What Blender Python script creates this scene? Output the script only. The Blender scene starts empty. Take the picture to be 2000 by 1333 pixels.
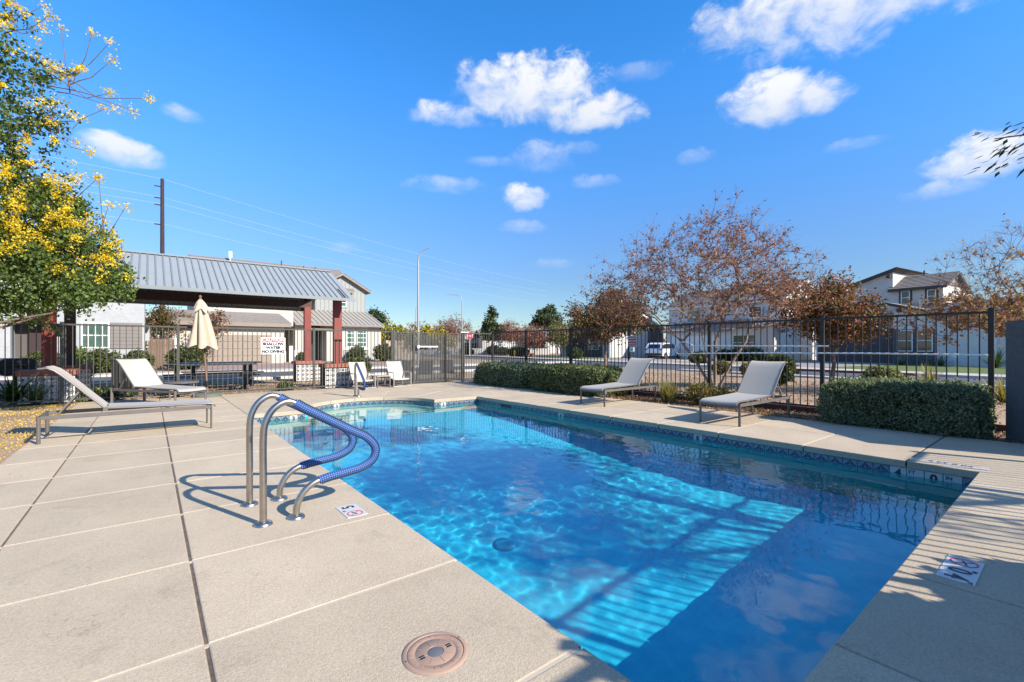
import bpy, bmesh, math, random
import numpy as np
from mathutils import Vector, Matrix, noise

SC = bpy.context.scene
COL = SC.collection
R = math.radians

# ------------------------------------------------------------------ camera, sky, sun, exposure
cam_data = bpy.data.cameras.new("camera")
cam = bpy.data.objects.new("camera", cam_data)
COL.objects.link(cam)
SC.camera = cam
cam_data.sensor_width = 36
cam_data.lens = 16.02
cam_data.shift_y = 0.00575
cam_data.clip_start = 0.05
cam_data.clip_end = 5000
cam.location = (0, 0, 1.27)
cam.rotation_euler = (R(90), 0, R(-38.5))

SUN_EL, SUN_AZ = 32.0, math.atan2(0.337, -0.942)      # direction towards the sun: (+.337, -.942)
world = bpy.data.worlds.new("World")
SC.world = world
world.use_nodes = True


def build_world():
    nt = world.node_tree
    N, L = nt.nodes, nt.links
    bg = N["Background"]
    sky = N.new("ShaderNodeTexSky")
    sky.sky_type = "NISHITA"
    sky.sun_disc = False
    sky.sun_elevation = R(SUN_EL)
    sky.sun_rotation = SUN_AZ
    sky.air_density = 1.0
    sky.dust_density = 0.0
    sky.ozone_density = 3.0
    tc = N.new("ShaderNodeTexCoord")
    sep = N.new("ShaderNodeSeparateXYZ")
    L.new(tc.outputs["Generated"], sep.inputs[0])

    def M(op, a, b=None, c=None, clamp=False):
        n = N.new("ShaderNodeMath")
        n.operation = op
        n.use_clamp = clamp
        for i, v in enumerate((a, b, c)):
            if v is None:
                continue
            if isinstance(v, (int, float)):
                n.inputs[i].default_value = v
            else:
                L.new(v, n.inputs[i])
        return n.outputs[0]
    el = M("ARCSINE", sep.outputs[2])
    az = M("ARCTAN2", sep.outputs[0], sep.outputs[1])
    eld = M("MULTIPLY", el, 180 / math.pi)
    azd = M("SUBTRACT", M("MULTIPLY", az, 180 / math.pi), 38.5)
    azw = M("SUBTRACT", M("MODULO", M("ADD", azd, 60 + 360), 120.0), 60.0)   # the cloud field goes on round the sky
    # clear-sky grade by elevation
    ramp = N.new("ShaderNodeValToRGB")
    L.new(M("DIVIDE", eld, 60.0, clamp=True), ramp.inputs[0])
    e = ramp.color_ramp.elements
    e[0].position = 0.0
    e[0].color = SKY_TINT[0][1]
    e[1].position = 1.0
    e[1].color = SKY_TINT[-1][1]
    for p_, c_ in SKY_TINT[1:-1]:
        k = e.new(p_)
        k.color = c_
    mul = N.new("ShaderNodeMix")
    mul.data_type = "RGBA"
    mul.blend_type = "MULTIPLY"
    mul.inputs["Factor"].default_value = 1.0
    L.new(sky.outputs[0], mul.inputs[6])
    L.new(ramp.outputs[0], mul.inputs[7])
    gain = N.new("ShaderNodeVectorMath")
    gain.operation = "SCALE"
    gain.inputs["Scale"].default_value = 4.0
    L.new(mul.outputs[2], gain.inputs[0])
    # clouds
    cmb = N.new("ShaderNodeCombineXYZ")
    L.new(azw, cmb.inputs[0])
    L.new(M("MULTIPLY", eld, 1.5), cmb.inputs[1])
    nz = N.new("ShaderNodeTexNoise")
    nz.inputs["Scale"].default_value = 0.32
    nz.inputs["Detail"].default_value = 9
    nz.inputs["Roughness"].default_value = 0.62
    nz.inputs["Distortion"].default_value = 0.35
    L.new(cmb.outputs[0], nz.inputs["Vector"])
    nz2 = N.new("ShaderNodeTexNoise")
    nz2.inputs["Scale"].default_value = 0.11
    nz2.inputs["Detail"].default_value = 3
    L.new(cmb.outputs[0], nz2.inputs["Vector"])
    n1 = M("MULTIPLY", M("SUBTRACT", nz.outputs["Fac"], 0.5), 2.7)
    n2 = M("MULTIPLY", M("SUBTRACT", nz2.outputs["Fac"], 0.5), 1.2)
    nn = M("ADD", n1, n2)
    tot = None
    low = None
    for (a0, e0, ra, re, op) in CLOUDS:
        dx = M("DIVIDE", M("SUBTRACT", azw, a0), ra)
        dy = M("DIVIDE", M("SUBTRACT", eld, e0), re)
        dy = M("MULTIPLY", dy, M("ADD", 1.0, M("MULTIPLY", M("LESS_THAN", dy, 0.0), 0.45)))    # flatter undersides
        d2 = M("ADD", M("MULTIPLY", dx, dx), M("MULTIPLY", dy, dy))
        v = M("ADD", M("SUBTRACT", 1.15, d2), nn)
        crisp = M("MULTIPLY_ADD", M("MULTIPLY", dy, 1.0, clamp=True), 0.75, 0.60)
        v = M("MULTIPLY", M("MULTIPLY", v, crisp, clamp=True), op)
        v = M("MULTIPLY", v, M("SUBTRACT", 2.1, d2, clamp=True))
        lw = M("MULTIPLY", v, M("MULTIPLY_ADD", dy, -0.55, 0.3, clamp=True))
        tot = v if tot is None else M("MAXIMUM", tot, v)
        low = lw if low is None else M("MAXIMUM", low, lw)
    # unseen cumulus added overhead to whiten and brighten the light in the shade
    nz3 = N.new("ShaderNodeTexNoise")
    nz3.inputs["Scale"].default_value = 2.6
    nz3.inputs["Detail"].default_value = 7
    L.new(tc.outputs["Generated"], nz3.inputs["Vector"])
    hi = N.new("ShaderNodeMapRange")
    hi.interpolation_type = "SMOOTHSTEP"
    hi.inputs[1].default_value = 50
    hi.inputs[2].default_value = 62
    L.new(eld, hi.inputs[0])
    over = M("MULTIPLY", M("MULTIPLY", M("SUBTRACT", nz3.outputs["Fac"], 0.495), 9.0, clamp=True), hi.outputs[0])
    tot = M("MAXIMUM", tot, over)
    sm = N.new("ShaderNodeMapRange")
    sm.interpolation_type = "SMOOTHSTEP"
    L.new(tot, sm.inputs[0])
    cc = N.new("ShaderNodeMix")
    cc.data_type = "RGBA"
    L.new(low, cc.inputs["Factor"])
    cc.inputs[6].default_value = (*[c * CLOUD_GAIN for c in (0.98, 0.99, 1.0)], 1)
    cc.inputs[7].default_value = (*[c * CLOUD_GAIN for c in (0.62, 0.71, 0.88)], 1)
    mx = N.new("ShaderNodeMix")
    mx.data_type = "RGBA"
    L.new(M("MULTIPLY", sm.outputs[0], 0.96), mx.inputs["Factor"])
    L.new(gain.outputs[0], mx.inputs[6])
    L.new(cc.outputs[2], mx.inputs[7])
    L.new(mx.outputs[2], bg.inputs["Color"])
    bg.inputs["Strength"].default_value = 0.082


# elevation/60 -> tint of the clear sky (x4 afterwards)
SKY_TINT = [(0.0, (.19, .20, .21, 1)), (.079, (.178, .212, .24, 1)), (.129, (.175, .215, .262, 1)), (.227, (.182, .265, .36, 1)),
            (.321, (.170, .32, .45, 1)), (.408, (.156, .352, .51, 1)), (.489, (.135, .375, .565, 1)), (.592, (.108, .375, .57, 1)), (1.0, (.085, .34, .55, 1))]
CLOUD_GAIN = 7.4
CLOUDS = [  # azimuth from view axis, elevation, half widths, opacity
    (3.0, 28.6, 10.5, 4.3, 1.0), (9.5, 26.6, 7.0, 2.6, 1.0), (-8.5, 26.6, 5.0, 1.7, .8), (-1.5, 29.5, 6.0, 3.0, .9),
    (30.0, 24.8, 5.6, 3.0, .95), (33.5, 24.3, 3.6, 2.2, .8), (38.5, 31.8, 13.5, 6.4, 1.0), (29.0, 32.0, 7.5, 3.6, .9), (42.5, 30.8, 8.0, 4.6, 1.0), (47.5, 30.2, 6.0, 3.8, .9),
    (1.3, 17.9, 3.4, 1.9, .85), (4.2, 22.2, 4.6, 2.3, .42), (9.8, 19.6, 3.4, 1.0, .38), (-8.5, 19.2, 5.6, 1.3, .42),
    (1.8, 14.6, 3.4, 1.1, .38), (-40.7, 17.8, 3.3, 1.8, .8), (-35.9, 22.4, 1.8, .9, .45), (21.8, 21.2, 2.4, 1.3, .5),
    (46.8, 15.8, 4.6, 2.5, .9), (43.4, 13.9, 3.2, 1.1, .5), (-20.3, 11.5, 2.4, .8, .3), (5.0, 10.2, 3.2, .9, .3), (8.0, 23.2, 3.0, 1.0, .35), (15.5, 30.0, 4.0, 1.2, .3), (-3.0, 22.0, 4.0, .8, .3), (37.0, 19.5, 3.0, .8, .3),
]
build_world()

sun_data = bpy.data.lights.new("sun", "SUN")
sun = bpy.data.objects.new("sun", sun_data)
COL.objects.link(sun)
sun_data.energy = 5.0
sun_data.angle = R(0.53)
sun_data.color = (1.0, 0.93, 0.83)
sd = Vector((0.337 * math.cos(R(SUN_EL)), -0.942 * math.cos(R(SUN_EL)), math.sin(R(SUN_EL))))
sun.rotation_euler = sd.to_track_quat("Z", "Y").to_euler()
sun_data.cycles.is_caustics_light = True

vs = SC.view_settings
vs.view_transform = "Standard"
vs.look = "None"
vs.exposure = 0.75
vs.gamma = 1.0
vs.use_curve_mapping = False
SC.cycles.use_denoising = True
SC.cycles.max_bounces = 8
SC.cycles.diffuse_bounces = 3
SC.cycles.glossy_bounces = 4
SC.cycles.transmission_bounces = 6
SC.cycles.transparent_max_bounces = 12
SC.cycles.caustics_refractive = True
SC.cycles.caustics_reflective = False
SC.cycles.sample_clamp_indirect = 6
SC.cycles.use_adaptive_sampling = False

# ------------------------------------------------------------------ helpers


class MB:
    """collects geometry for one mesh"""

    def __init__(self):
        self.v, self.f, self.m = [], [], []

    def poly(self, pts, mi=0):
        b = len(self.v)
        self.v += [tuple(p) for p in pts]
        self.f.append(tuple(range(b, b + len(pts))))
        self.m.append(mi)
        return self

    def box(self, x0, x1, y0, y1, z0, z1, mi=0):
        b = len(self.v)
        self.v += [(x0, y0, z0), (x1, y0, z0), (x1, y1, z0), (x0, y1, z0), (x0, y0, z1), (x1, y0, z1), (x1, y1, z1), (x0, y1, z1)]
        for q in ((0, 3, 2, 1), (4, 5, 6, 7), (0, 1, 5, 4), (1, 2, 6, 5), (2, 3, 7, 6), (3, 0, 4, 7)):
            self.f.append(tuple(b + i for i in q))
            self.m.append(mi)
        return self

    def bar(self, p, q, w, h, mi=0, up=(0, 0, 1)):
        """box section w (sideways) x h (up) from p to q"""
        p, q = Vector(p), Vector(q)
        d = (q - p).normalized()
        u = Vector(up)
        if abs(d.dot(u)) > 0.98:
            u = Vector((0, 1, 0))
        s = d.cross(u).normalized()
        u = s.cross(d).normalized()
        b = len(self.v)
        for c in (p, q):
            for (a, e) in ((-1, -1), (1, -1), (1, 1), (-1, 1)):
                self.v.append(tuple(c + s * (a * w / 2) + u * (e * h / 2)))
        for f in ((0, 3, 2, 1), (4, 5, 6, 7), (0, 1, 5, 4), (1, 2, 6, 5), (2, 3, 7, 6), (3, 0, 4, 7)):
            self.f.append(tuple(b + i for i in f))
            self.m.append(mi)
        return self

    def tube(self, pts, r, n=8, mi=0, cap=True, flat=1.0):
        pts = [Vector(p) for p in pts]
        rs = r if isinstance(r, (list, tuple)) else [r] * len(pts)
        b = len(self.v)
        ref = None
        for i, p in enumerate(pts):
            d = (pts[min(i + 1, len(pts) - 1)] - pts[max(i - 1, 0)])
            if d.length < 1e-9:
                d = Vector((0, 0, 1))
            d.normalize()
            if ref is None:
                a = Vector((0, 0, 1)) if abs(d.z) < 0.9 else Vector((1, 0, 0))
                s = d.cross(a).normalized()
            else:
                s = (ref - d * ref.dot(d))
                s = s.normalized() if s.length > 1e-6 else d.orthogonal().normalized()
            ref = s
            u = d.cross(s)
            for k in range(n):
                t = 2 * math.pi * k / n
                self.v.append(tuple(p + (s * math.cos(t) + u * math.sin(t) * flat) * rs[i]))
        for i in range(len(pts) - 1):
            for k in range(n):
                a0 = b + i * n + k
                a1 = b + i * n + (k + 1) % n
                self.f.append((a0, a1, a1 + n, a0 + n))
                self.m.append(mi)
        if cap:
            self.f.append(tuple(b + k for k in range(n))[::-1])
            self.m.append(mi)
            e = b + (len(pts) - 1) * n
            self.f.append(tuple(e + k for k in range(n)))
            self.m.append(mi)
        return self

    def cyl(self, x, y, z0, z1, r0, r1=None, n=16, mi=0):
        return self.tube([(x, y, z0), (x, y, z1)], [r0, r0 if r1 is None else r1], n, mi)

    def lathe(self, prof, n=20, c=(0, 0, 0), mi=0):
        b = len(self.v)
        for r, z in prof:
            for k in range(n):
                t = 2 * math.pi * k / n
                self.v.append((c[0] + r * math.cos(t), c[1] + r * math.sin(t), c[2] + z))
        for i in range(len(prof) - 1):
            for k in range(n):
                a0 = b + i * n + k
                a1 = b + i * n + (k + 1) % n
                self.f.append((a0, a1, a1 + n, a0 + n))
                self.m.append(mi)
        return self

    def prism(self, outline, axis, a0, a1, mi=0):
        """outline: 2-D points; axis 'x','y','z' = extrusion axis"""
        def P(u, v, a):
            return {"x": (a, u, v), "y": (u, a, v), "z": (u, v, a)}[axis]
        b = len(self.v)
        n = len(outline)
        for a in (a0, a1):
            self.v += [P(u, v, a) for u, v in outline]
        self.f.append(tuple(range(b, b + n))[::-1])
        self.f.append(tuple(range(b + n, b + 2 * n)))
        self.m += [mi, mi]
        for i in range(n):
            j = (i + 1) % n
            self.f.append((b + i, b + j, b + n + j, b + n + i))
            self.m.append(mi)
        return self


def link(name, me, parent=None, loc=None, rz=0.0):
    o = bpy.data.objects.new(name, me)
    COL.objects.link(o)
    if parent is not None:
        o.parent = parent
    if loc is not None:
        o.location = loc
    if rz:
        o.rotation_euler = (0, 0, rz)
    return o


def mesh_of(name, mb, mats, smooth=False, bevel=0.0, off=None):
    me = bpy.data.meshes.new(name)
    v = mb.v
    if off is not None:
        v = [(a - off[0], b - off[1], c - off[2]) for a, b, c in v]
    me.from_pydata(v, [], mb.f)
    mats = mats if isinstance(mats, (list, tuple)) else [mats]
    for m in mats:
        me.materials.append(m)
    if len(mats) > 1:
        me.polygons.foreach_set("material_index", mb.m)
    bm = bmesh.new()
    bm.from_mesh(me)
    bmesh.ops.recalc_face_normals(bm, faces=bm.faces)
    if bevel:
        bmesh.ops.bevel(bm, geom=[e for e in bm.edges if len(e.link_faces) == 2 and e.calc_face_angle(0) > 0.5], offset=bevel,
                        segments=2, affect="EDGES", clamp_overlap=True)
    bm.to_mesh(me)
    bm.free()
    if smooth:
        me.shade_smooth()
        if hasattr(me, "set_sharp_from_angle"):
            me.set_sharp_from_angle(angle=R(40))
    me.update()
    return me


def obj(name, mb, mats, parent=None, smooth=False, bevel=0.0, world_xyz=True):
    """one mesh object. With a parent, vertices given in world space are moved to the parent's (unrotated) space"""
    off = None
    if parent is not None and world_xyz:
        off = world_loc(parent)
    return link(name, mesh_of(name, mb, mats, smooth, bevel, off), parent)


def world_loc(o):
    l = Vector((0, 0, 0))
    while o is not None:
        l += o.location
        o = o.parent
    return l


def tag(o, label=None, cat=None, group=None, kind=None):
    for k, v in (("label", label), ("category", cat), ("group", group), ("kind", kind)):
        if v:
            o[k] = v
    return o


def thing(name, label, cat, loc=(0, 0, 0), rz=0.0, group=None):
    o = bpy.data.objects.new(name, None)
    o.empty_display_size = 0.2
    COL.objects.link(o)
    o.location = loc
    o.rotation_euler = (0, 0, rz)
    return tag(o, label, cat, group)


CHILD = {}


def copy_tree(o, parent=None):
    c = o.copy()
    COL.objects.link(c)
    c.parent = parent
    for ch in [x for x in COL.objects if x.parent == o]:
        copy_tree(ch, c)
    return c


# ------------------------------------------------------------------ materials


def mat(name, col, rough=0.8, metal=0.0, var=0.0, vscale=3.0, col2=None, bump=0.0, bscale=40.0, detail=5, spec=None,
        coord="Object", bdist=0.01, trans=0.0, stretch=None):
    m = bpy.data.materials.new(name)
    m.use_nodes = True
    nt = m.node_tree
    N, L = nt.nodes, nt.links
    b = N["Principled BSDF"]
    b.inputs["Base Color"].default_value = (*col, 1)
    b.inputs["Roughness"].default_value = rough
    b.inputs["Metallic"].default_value = metal
    if spec is not None:
        b.inputs["Specular IOR Level"].default_value = spec
    tc = N.new("ShaderNodeTexCoord")
    src = tc.outputs[coord]
    if coord == "World":
        pass
    if stretch:
        mp = N.new("ShaderNodeMapping")
        mp.inputs["Scale"].default_value = stretch
        L.new(src, mp.inputs[0])
        src = mp.outputs[0]
    if var or col2:
        nz = N.new("ShaderNodeTexNoise")
        nz.inputs["Scale"].default_value = vscale
        nz.inputs["Detail"].default_value = detail
        nz.inputs["Roughness"].default_value = 0.6
        L.new(src, nz.inputs["Vector"])
        mr = N.new("ShaderNodeMapRange")
        mr.inputs[1].default_value = 0.3
        mr.inputs[2].default_value = 0.7
        L.new(nz.outputs["Fac"], mr.inputs[0])
        mx = N.new("ShaderNodeMix")
        mx.data_type = "RGBA"
        L.new(mr.outputs[0], mx.inputs["Factor"])
        if col2:
            mx.inputs[6].default_value = (*col, 1)
            mx.inputs[7].default_value = (*col2, 1)
        else:
            mx.inputs[6].default_value = (*[c * (1 - var) for c in col], 1)
            mx.inputs[7].default_value = (*[min(1, c * (1 + var)) for c in col], 1)
        L.new(mx.outputs[2], b.inputs["Base Color"])
    if bump:
        n2 = N.new("ShaderNodeTexNoise")
        n2.inputs["Scale"].default_value = bscale
        n2.inputs["Detail"].default_value = 6
        L.new(src, n2.inputs["Vector"])
        bp = N.new("ShaderNodeBump")
        bp.inputs["Strength"].default_value = bump
        bp.inputs["Distance"].default_value = bdist
        L.new(n2.outputs["Fac"], bp.inputs["Height"])
        L.new(bp.outputs[0], b.inputs["Normal"])
    return m


def leaf_mat(name, col, var=0.3, transl=0.35, rough=0.55):
    m = bpy.data.materials.new(name)
    m.use_nodes = True
    nt = m.node_tree
    N, L = nt.nodes, nt.links
    b = N["Principled BSDF"]
    b.inputs["Roughness"].default_value = rough
    b.inputs["Specular IOR Level"].default_value = 0.35
    g = N.new("ShaderNodeNewGeometry")
    rp = N.new("ShaderNodeMapRange")
    rp.inputs[3].default_value = 1 - var
    rp.inputs[4].default_value = 1 + var
    L.new(g.outputs["Random Per Island"], rp.inputs[0])
    sc = N.new("ShaderNodeVectorMath")
    sc.operation = "SCALE"
    sc.inputs[0].default_value = col
    L.new(rp.outputs[0], sc.inputs["Scale"])
    L.new(sc.outputs[0], b.inputs["Base Color"])
    t = N.new("ShaderNodeBsdfTranslucent")
    s2 = N.new("ShaderNodeVectorMath")
    s2.operation = "MULTIPLY"
    s2.inputs[1].default_value = (1.5, 1.5, 0.6)
    L.new(sc.outputs[0], s2.inputs[0])
    L.new(s2.outputs[0], t.inputs["Color"])
    mx = N.new("ShaderNodeMixShader")
    mx.inputs[0].default_value = transl
    L.new(b.outputs[0], mx.inputs[1])
    L.new(t.outputs[0], mx.inputs[2])
    L.new(mx.outputs[0], N["Material Output"].inputs[0])
    return m


def concrete_mat(name, col, col2, rough_tex=True):
    """sprayed knock-down deck coating: worm-like raised texture, soft stains"""
    m = bpy.data.materials.new(name)
    m.use_nodes = True
    nt = m.node_tree
    N, L = nt.nodes, nt.links
    b = N["Principled BSDF"]
    b.inputs["Roughness"].default_value = 0.85
    b.inputs["Specular IOR Level"].default_value = 0.3
    g = N.new("ShaderNodeNewGeometry")
    p = g.outputs["Position"]
    nz = N.new("ShaderNodeTexNoise")
    nz.inputs["Scale"].default_value = 1.3
    nz.inputs["Detail"].default_value = 6
    nz.inputs["Roughness"].default_value = 0.65
    L.new(p, nz.inputs["Vector"])
    fine = N.new("ShaderNodeTexNoise")
    fine.inputs["Scale"].default_value = 95
    fine.inputs["Detail"].default_value = 3
    fine.inputs["Distortion"].default_value = 1.2
    L.new(p, fine.inputs["Vector"])
    mr = N.new("ShaderNodeMapRange")
    mr.inputs[1].default_value = 0.3
    mr.inputs[2].default_value = 0.72
    L.new(nz.outputs["Fac"], mr.inputs[0])
    mx = N.new("ShaderNodeMix")
    mx.data_type = "RGBA"
    L.new(mr.outputs[0], mx.inputs["Factor"])
    mx.inputs[6].default_value = (*col, 1)
    mx.inputs[7].default_value = (*col2, 1)
    f2 = N.new("ShaderNodeMapRange")
    f2.inputs[1].default_value = 0.36
    f2.inputs[2].default_value = 0.60
    f2.inputs[3].default_value = 0.83
    f2.inputs[4].default_value = 1.06
    L.new(fine.outputs["Fac"], f2.inputs[0])
    sc = N.new("ShaderNodeVectorMath")
    sc.operation = "SCALE"
    L.new(mx.outputs[2], sc.inputs[0])
    L.new(f2.outputs[0], sc.inputs["Scale"])
    st = N.new("ShaderNodeTexNoise")
    st.inputs["Scale"].default_value = 2.7
    st.inputs["Detail"].default_value = 9
    st.inputs["Roughness"].default_value = 0.72
    st.inputs["Distortion"].default_value = 0.6
    L.new(p, st.inputs["Vector"])
    s1 = N.new("ShaderNodeMapRange")
    s1.inputs[1].default_value = 0.56
    s1.inputs[2].default_value = 0.72
    s1.inputs[3].default_value = 1.0
    s1.inputs[4].default_value = 0.80
    L.new(st.outputs["Fac"], s1.inputs[0])
    sx = N.new("ShaderNodeVectorMath")
    sx.operation = "SCALE"
    L.new(sc.outputs[0], sx.inputs[0])
    L.new(s1.outputs[0], sx.inputs["Scale"])
    # hairline cracks, few and faint
    vo = N.new("ShaderNodeTexVoronoi")
    vo.feature = "DISTANCE_TO_EDGE"
    vo.inputs["Scale"].default_value = .55
    vd = N.new("ShaderNodeVectorMath")
    vd.operation = "ADD"
    cn = N.new("ShaderNodeTexNoise")
    cn.inputs["Scale"].default_value = 3.0
    cn.inputs["Detail"].default_value = 8
    L.new(p, cn.inputs["Vector"])
    L.new(p, vd.inputs[0])
    L.new(cn.outputs["Color"], vd.inputs[1])
    L.new(vd.outputs[0], vo.inputs["Vector"])
    ck = N.new("ShaderNodeMapRange")
    ck.inputs[1].default_value = 0.0
    ck.inputs[2].default_value = 0.0016
    ck.inputs[3].default_value = 0.62
    ck.inputs[4].default_value = 1.0
    L.new(vo.outputs["Distance"], ck.inputs[0])
    sy = N.new("ShaderNodeVectorMath")
    sy.operation = "SCALE"
    L.new(sx.outputs[0], sy.inputs[0])
    L.new(ck.outputs[0], sy.inputs["Scale"])
    sc = sy
    # slab to slab difference
    oi = N.new("ShaderNodeObjectInfo")
    r2 = N.new("ShaderNodeMapRange")
    r2.inputs[3].default_value = 0.91
    r2.inputs[4].default_value = 1.04
    L.new(oi.outputs["Random"], r2.inputs[0])
    s3 = N.new("ShaderNodeVectorMath")
    s3.operation = "SCALE"
    L.new(sc.outputs[0], s3.inputs[0])
    L.new(r2.outputs[0], s3.inputs["Scale"])
    L.new(s3.outputs[0], b.inputs["Base Color"])
    if rough_tex:
        bp = N.new("ShaderNodeBump")
        bp.inputs["Strength"].default_value = 0.8
        bp.inputs["Distance"].default_value = 0.004
        L.new(f2.outputs[0], bp.inputs["Height"])
        L.new(bp.outputs[0], b.inputs["Normal"])
    return m


M = {}
M["deck"] = concrete_mat("deck_concrete", (.535, .435, .305), (.445, .355, .25))
M["joint"] = mat("smooth_joint", (.46, .385, .285), .8, var=.1, vscale=6, bump=.2, bscale=60, bdist=.002)
M["joint_dark"] = mat("dirty_joint", (.12, .085, .06), .9, var=.4, vscale=20)
M["ground"] = mat("decomposed_granite", (.42, .29, .175), .95, col2=(.25, .165, .10), vscale=0.8, bump=.9, bscale=18, detail=12, bdist=.03)
M["bed"] = mat("planting_bed_soil", (.15, .085, .05), .95, col2=(.30, .19, .11), vscale=9, bump=1, bscale=35, detail=10, bdist=.03)
M["asphalt"] = mat("asphalt", (.075, .075, .08), .9, var=.25, vscale=2, bump=.4, bscale=60, bdist=.004)
M["sidewalk"] = mat("sidewalk_concrete", (.46, .40, .33), .85, var=.12, vscale=1.5)
M["driveway"] = mat("driveway_concrete", (.27, .245, .22), .85, var=.12, vscale=1.2)
M["paver"] = mat("pink_pavers", (.33, .23, .18), .85, col2=(.25, .17, .14), vscale=5)
M["lawn"] = mat("lawn", (.09, .125, .02), .9, var=.4, vscale=6, bump=.5, bscale=30)
M["kerb"] = mat("kerb_concrete", (.55, .50, .43), .85, var=.1, vscale=2)
M["red_kerb"] = mat("red_painted_kerb", (.25, .05, .04), .8, var=.15, vscale=3)
M["black_metal"] = mat("dark_bronze_powder_coat", (.022, .022, .021), .42, var=.2, vscale=5, spec=.4)
M["olive_metal"] = mat("olive_bronze_powder_coat", (.060, .060, .050), .42, var=.2, vscale=5)
M["taupe_metal"] = mat("taupe_frame", (.13, .115, .105), .4, metal=0.0, var=.1, vscale=8)
M["sling"] = mat("woven_sling", (.36, .335, .30), .75, var=.06, vscale=30, bump=.4, bscale=260, bdist=.001)
M["sling_back"] = mat("woven_sling_warm", (.47, .41, .33), .8, var=.08, vscale=60, stretch=(.3, 1, 4), bump=.4, bscale=200, bdist=.001)
M["dark_sling"] = mat("dark_sling", (.05, .05, .06), .7)
M["steel"] = mat("brushed_stainless", (.44, .40, .35), .32, metal=1, var=.12, vscale=14, bump=.06, bscale=150, bdist=.001)
M["red_steel"] = mat("red_oxide_paint", (.21, .035, .024), .55, var=.14, vscale=4)
M["brown_steel"] = mat("dark_brown_paint", (.055, .024, .018), .6, var=.15, vscale=4)
M["galv"] = mat("galvanised_roof", (.275, .295, .29), .45, metal=0.0, var=.05, vscale=2, spec=.6)
M["galv_rib"] = mat("galvanised_roof_rib", (.19, .21, .215), .42, metal=0.0, var=.05, vscale=2, spec=.6)
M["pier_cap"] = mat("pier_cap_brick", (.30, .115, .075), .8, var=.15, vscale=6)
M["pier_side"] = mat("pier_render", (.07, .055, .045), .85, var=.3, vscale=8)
M["white_stucco"] = mat("white_stucco", (.55, .53, .49), .9, var=.06, vscale=2.2, bump=.6, bscale=9, bdist=.02, detail=8)
M["grey_stucco_lifted"] = mat("grey_stucco_lifted", (.66, .65, .62), .9, var=.07, vscale=2.2, bump=.6, bscale=9, bdist=.02, detail=8)  # colour raised to brighten house walls that stand in shade
M["sun_stucco"] = mat("grey_stucco_sun_darkened", (.36, .365, .36), .9, var=.09, vscale=2.6, bump=.8, bscale=7, bdist=.03, detail=8)  # copy of the grey stucco, darkened for the sunlit left house
M["cream_stucco"] = mat("cream_stucco", (.46, .43, .375), .9, var=.04, vscale=3, bump=.3, bscale=14, bdist=.01)
M["sage_siding"] = mat("sage_board_siding", (.30, .31, .29), .8, var=.04, vscale=3)
M["taupe_siding"] = mat("taupe_siding", (.20, .175, .155), .8, var=.06, vscale=4)
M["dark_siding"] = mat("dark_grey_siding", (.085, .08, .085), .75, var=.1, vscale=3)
M["garage_tan"] = mat("garage_door_tan", (.27, .215, .165), .6, var=.03, vscale=3)
M["roof_tile"] = mat("concrete_roof_tile", (.27, .235, .205), .9, col2=(.18, .155, .135), vscale=7, bump=.5, bscale=12, bdist=.02)
M["roof_dark"] = mat("dark_fascia", (.05, .045, .045), .7, var=.1)
M["tan_metal_roof"] = mat("tan_metal_roof", (.30, .275, .24), .5, var=.05, vscale=3)
M["fascia"] = mat("tan_fascia", (.24, .195, .155), .7, var=.06)
M["white_trim"] = mat("white_trim", (.78, .76, .72), .6)
M["glass"] = mat("window_glass", (.03, .045, .045), .06, spec=.9)
M["green_glass"] = mat("greenish_window_glass", (.05, .11, .085), .08, spec=.9, var=.3, vscale=3)
M["door_dark"] = mat("dark_front_door", (.03, .012, .012), .6)
M["orange_door"] = mat("orange_door", (.36, .10, .04), .6)
M["recess"] = mat("porch_wall", (.10, .09, .08), .9)
M["grey_wall"] = mat("grey_stucco_screen_wall", (.095, .10, .105), .95, var=.12, vscale=12, bump=.9, bscale=70, bdist=.006)
M["bark"] = mat("tree_bark", (.12, .08, .06), .9, col2=(.22, .16, .12), vscale=14, bump=.6, bscale=30, stretch=(1, 1, .25))
M["bark_pale"] = mat("pale_bark", (.33, .25, .19), .9, col2=(.16, .10, .075), vscale=9, bump=.6, bscale=30, stretch=(1, 1, .3))
M["twig"] = mat("reddish_twig", (.17, .085, .065), .8)
M["wood_pole"] = mat("utility_pole_wood", (.045, .025, .022), .85, var=.2, vscale=4)
M["wire"] = mat("aluminium_wire", (.55, .56, .58), .5)
M["lamp_pole"] = mat("galvanised_pole", (.36, .36, .37), .45, metal=.3)
M["lamp_head"] = mat("lamp_head_dark", (.12, .12, .13), .5)
M["lamp_head_light"] = mat("lamp_head_pale", (.7, .7, .7), .5)
M["white_plastic"] = mat("white_plastic", (.80, .79, .75), .45, var=.03)
M["black_plastic"] = mat("black_plastic", (.015, .015, .016), .4)
M["canvas"] = mat("beige_umbrella_canvas", (.46, .385, .29), .85, var=.05, vscale=14, bump=.3, bscale=60, bdist=.004)
M["wood_pole2"] = mat("umbrella_pole_wood", (.20, .11, .065), .6, var=.2, vscale=6, stretch=(4, 4, .6))
M["umb_base"] = mat("umbrella_base_concrete", (.115, .125, .10), .8, var=.15, vscale=8)
M["car_paint"] = mat("white_car_paint", (.75, .76, .77), .18, spec=.7)
M["car_glass"] = mat("car_glass", (.012, .014, .016), .05, spec=.9)
M["tyre"] = mat("tyre_rubber", (.02, .02, .02), .9)
M["rim"] = mat("alloy_rim", (.45, .45, .46), .3, metal=.8)
M["red_lens"] = mat("tail_light_red", (.35, .01, .015), .2)
M["sign_white"] = mat("sign_white", (.80, .79, .78), .5)
M["sign_red"] = mat("sign_red", (.62, .045, .05), .5)
M["sign_brick"] = mat("sign_brick_red", (.33, .035, .03), .5)
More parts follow.
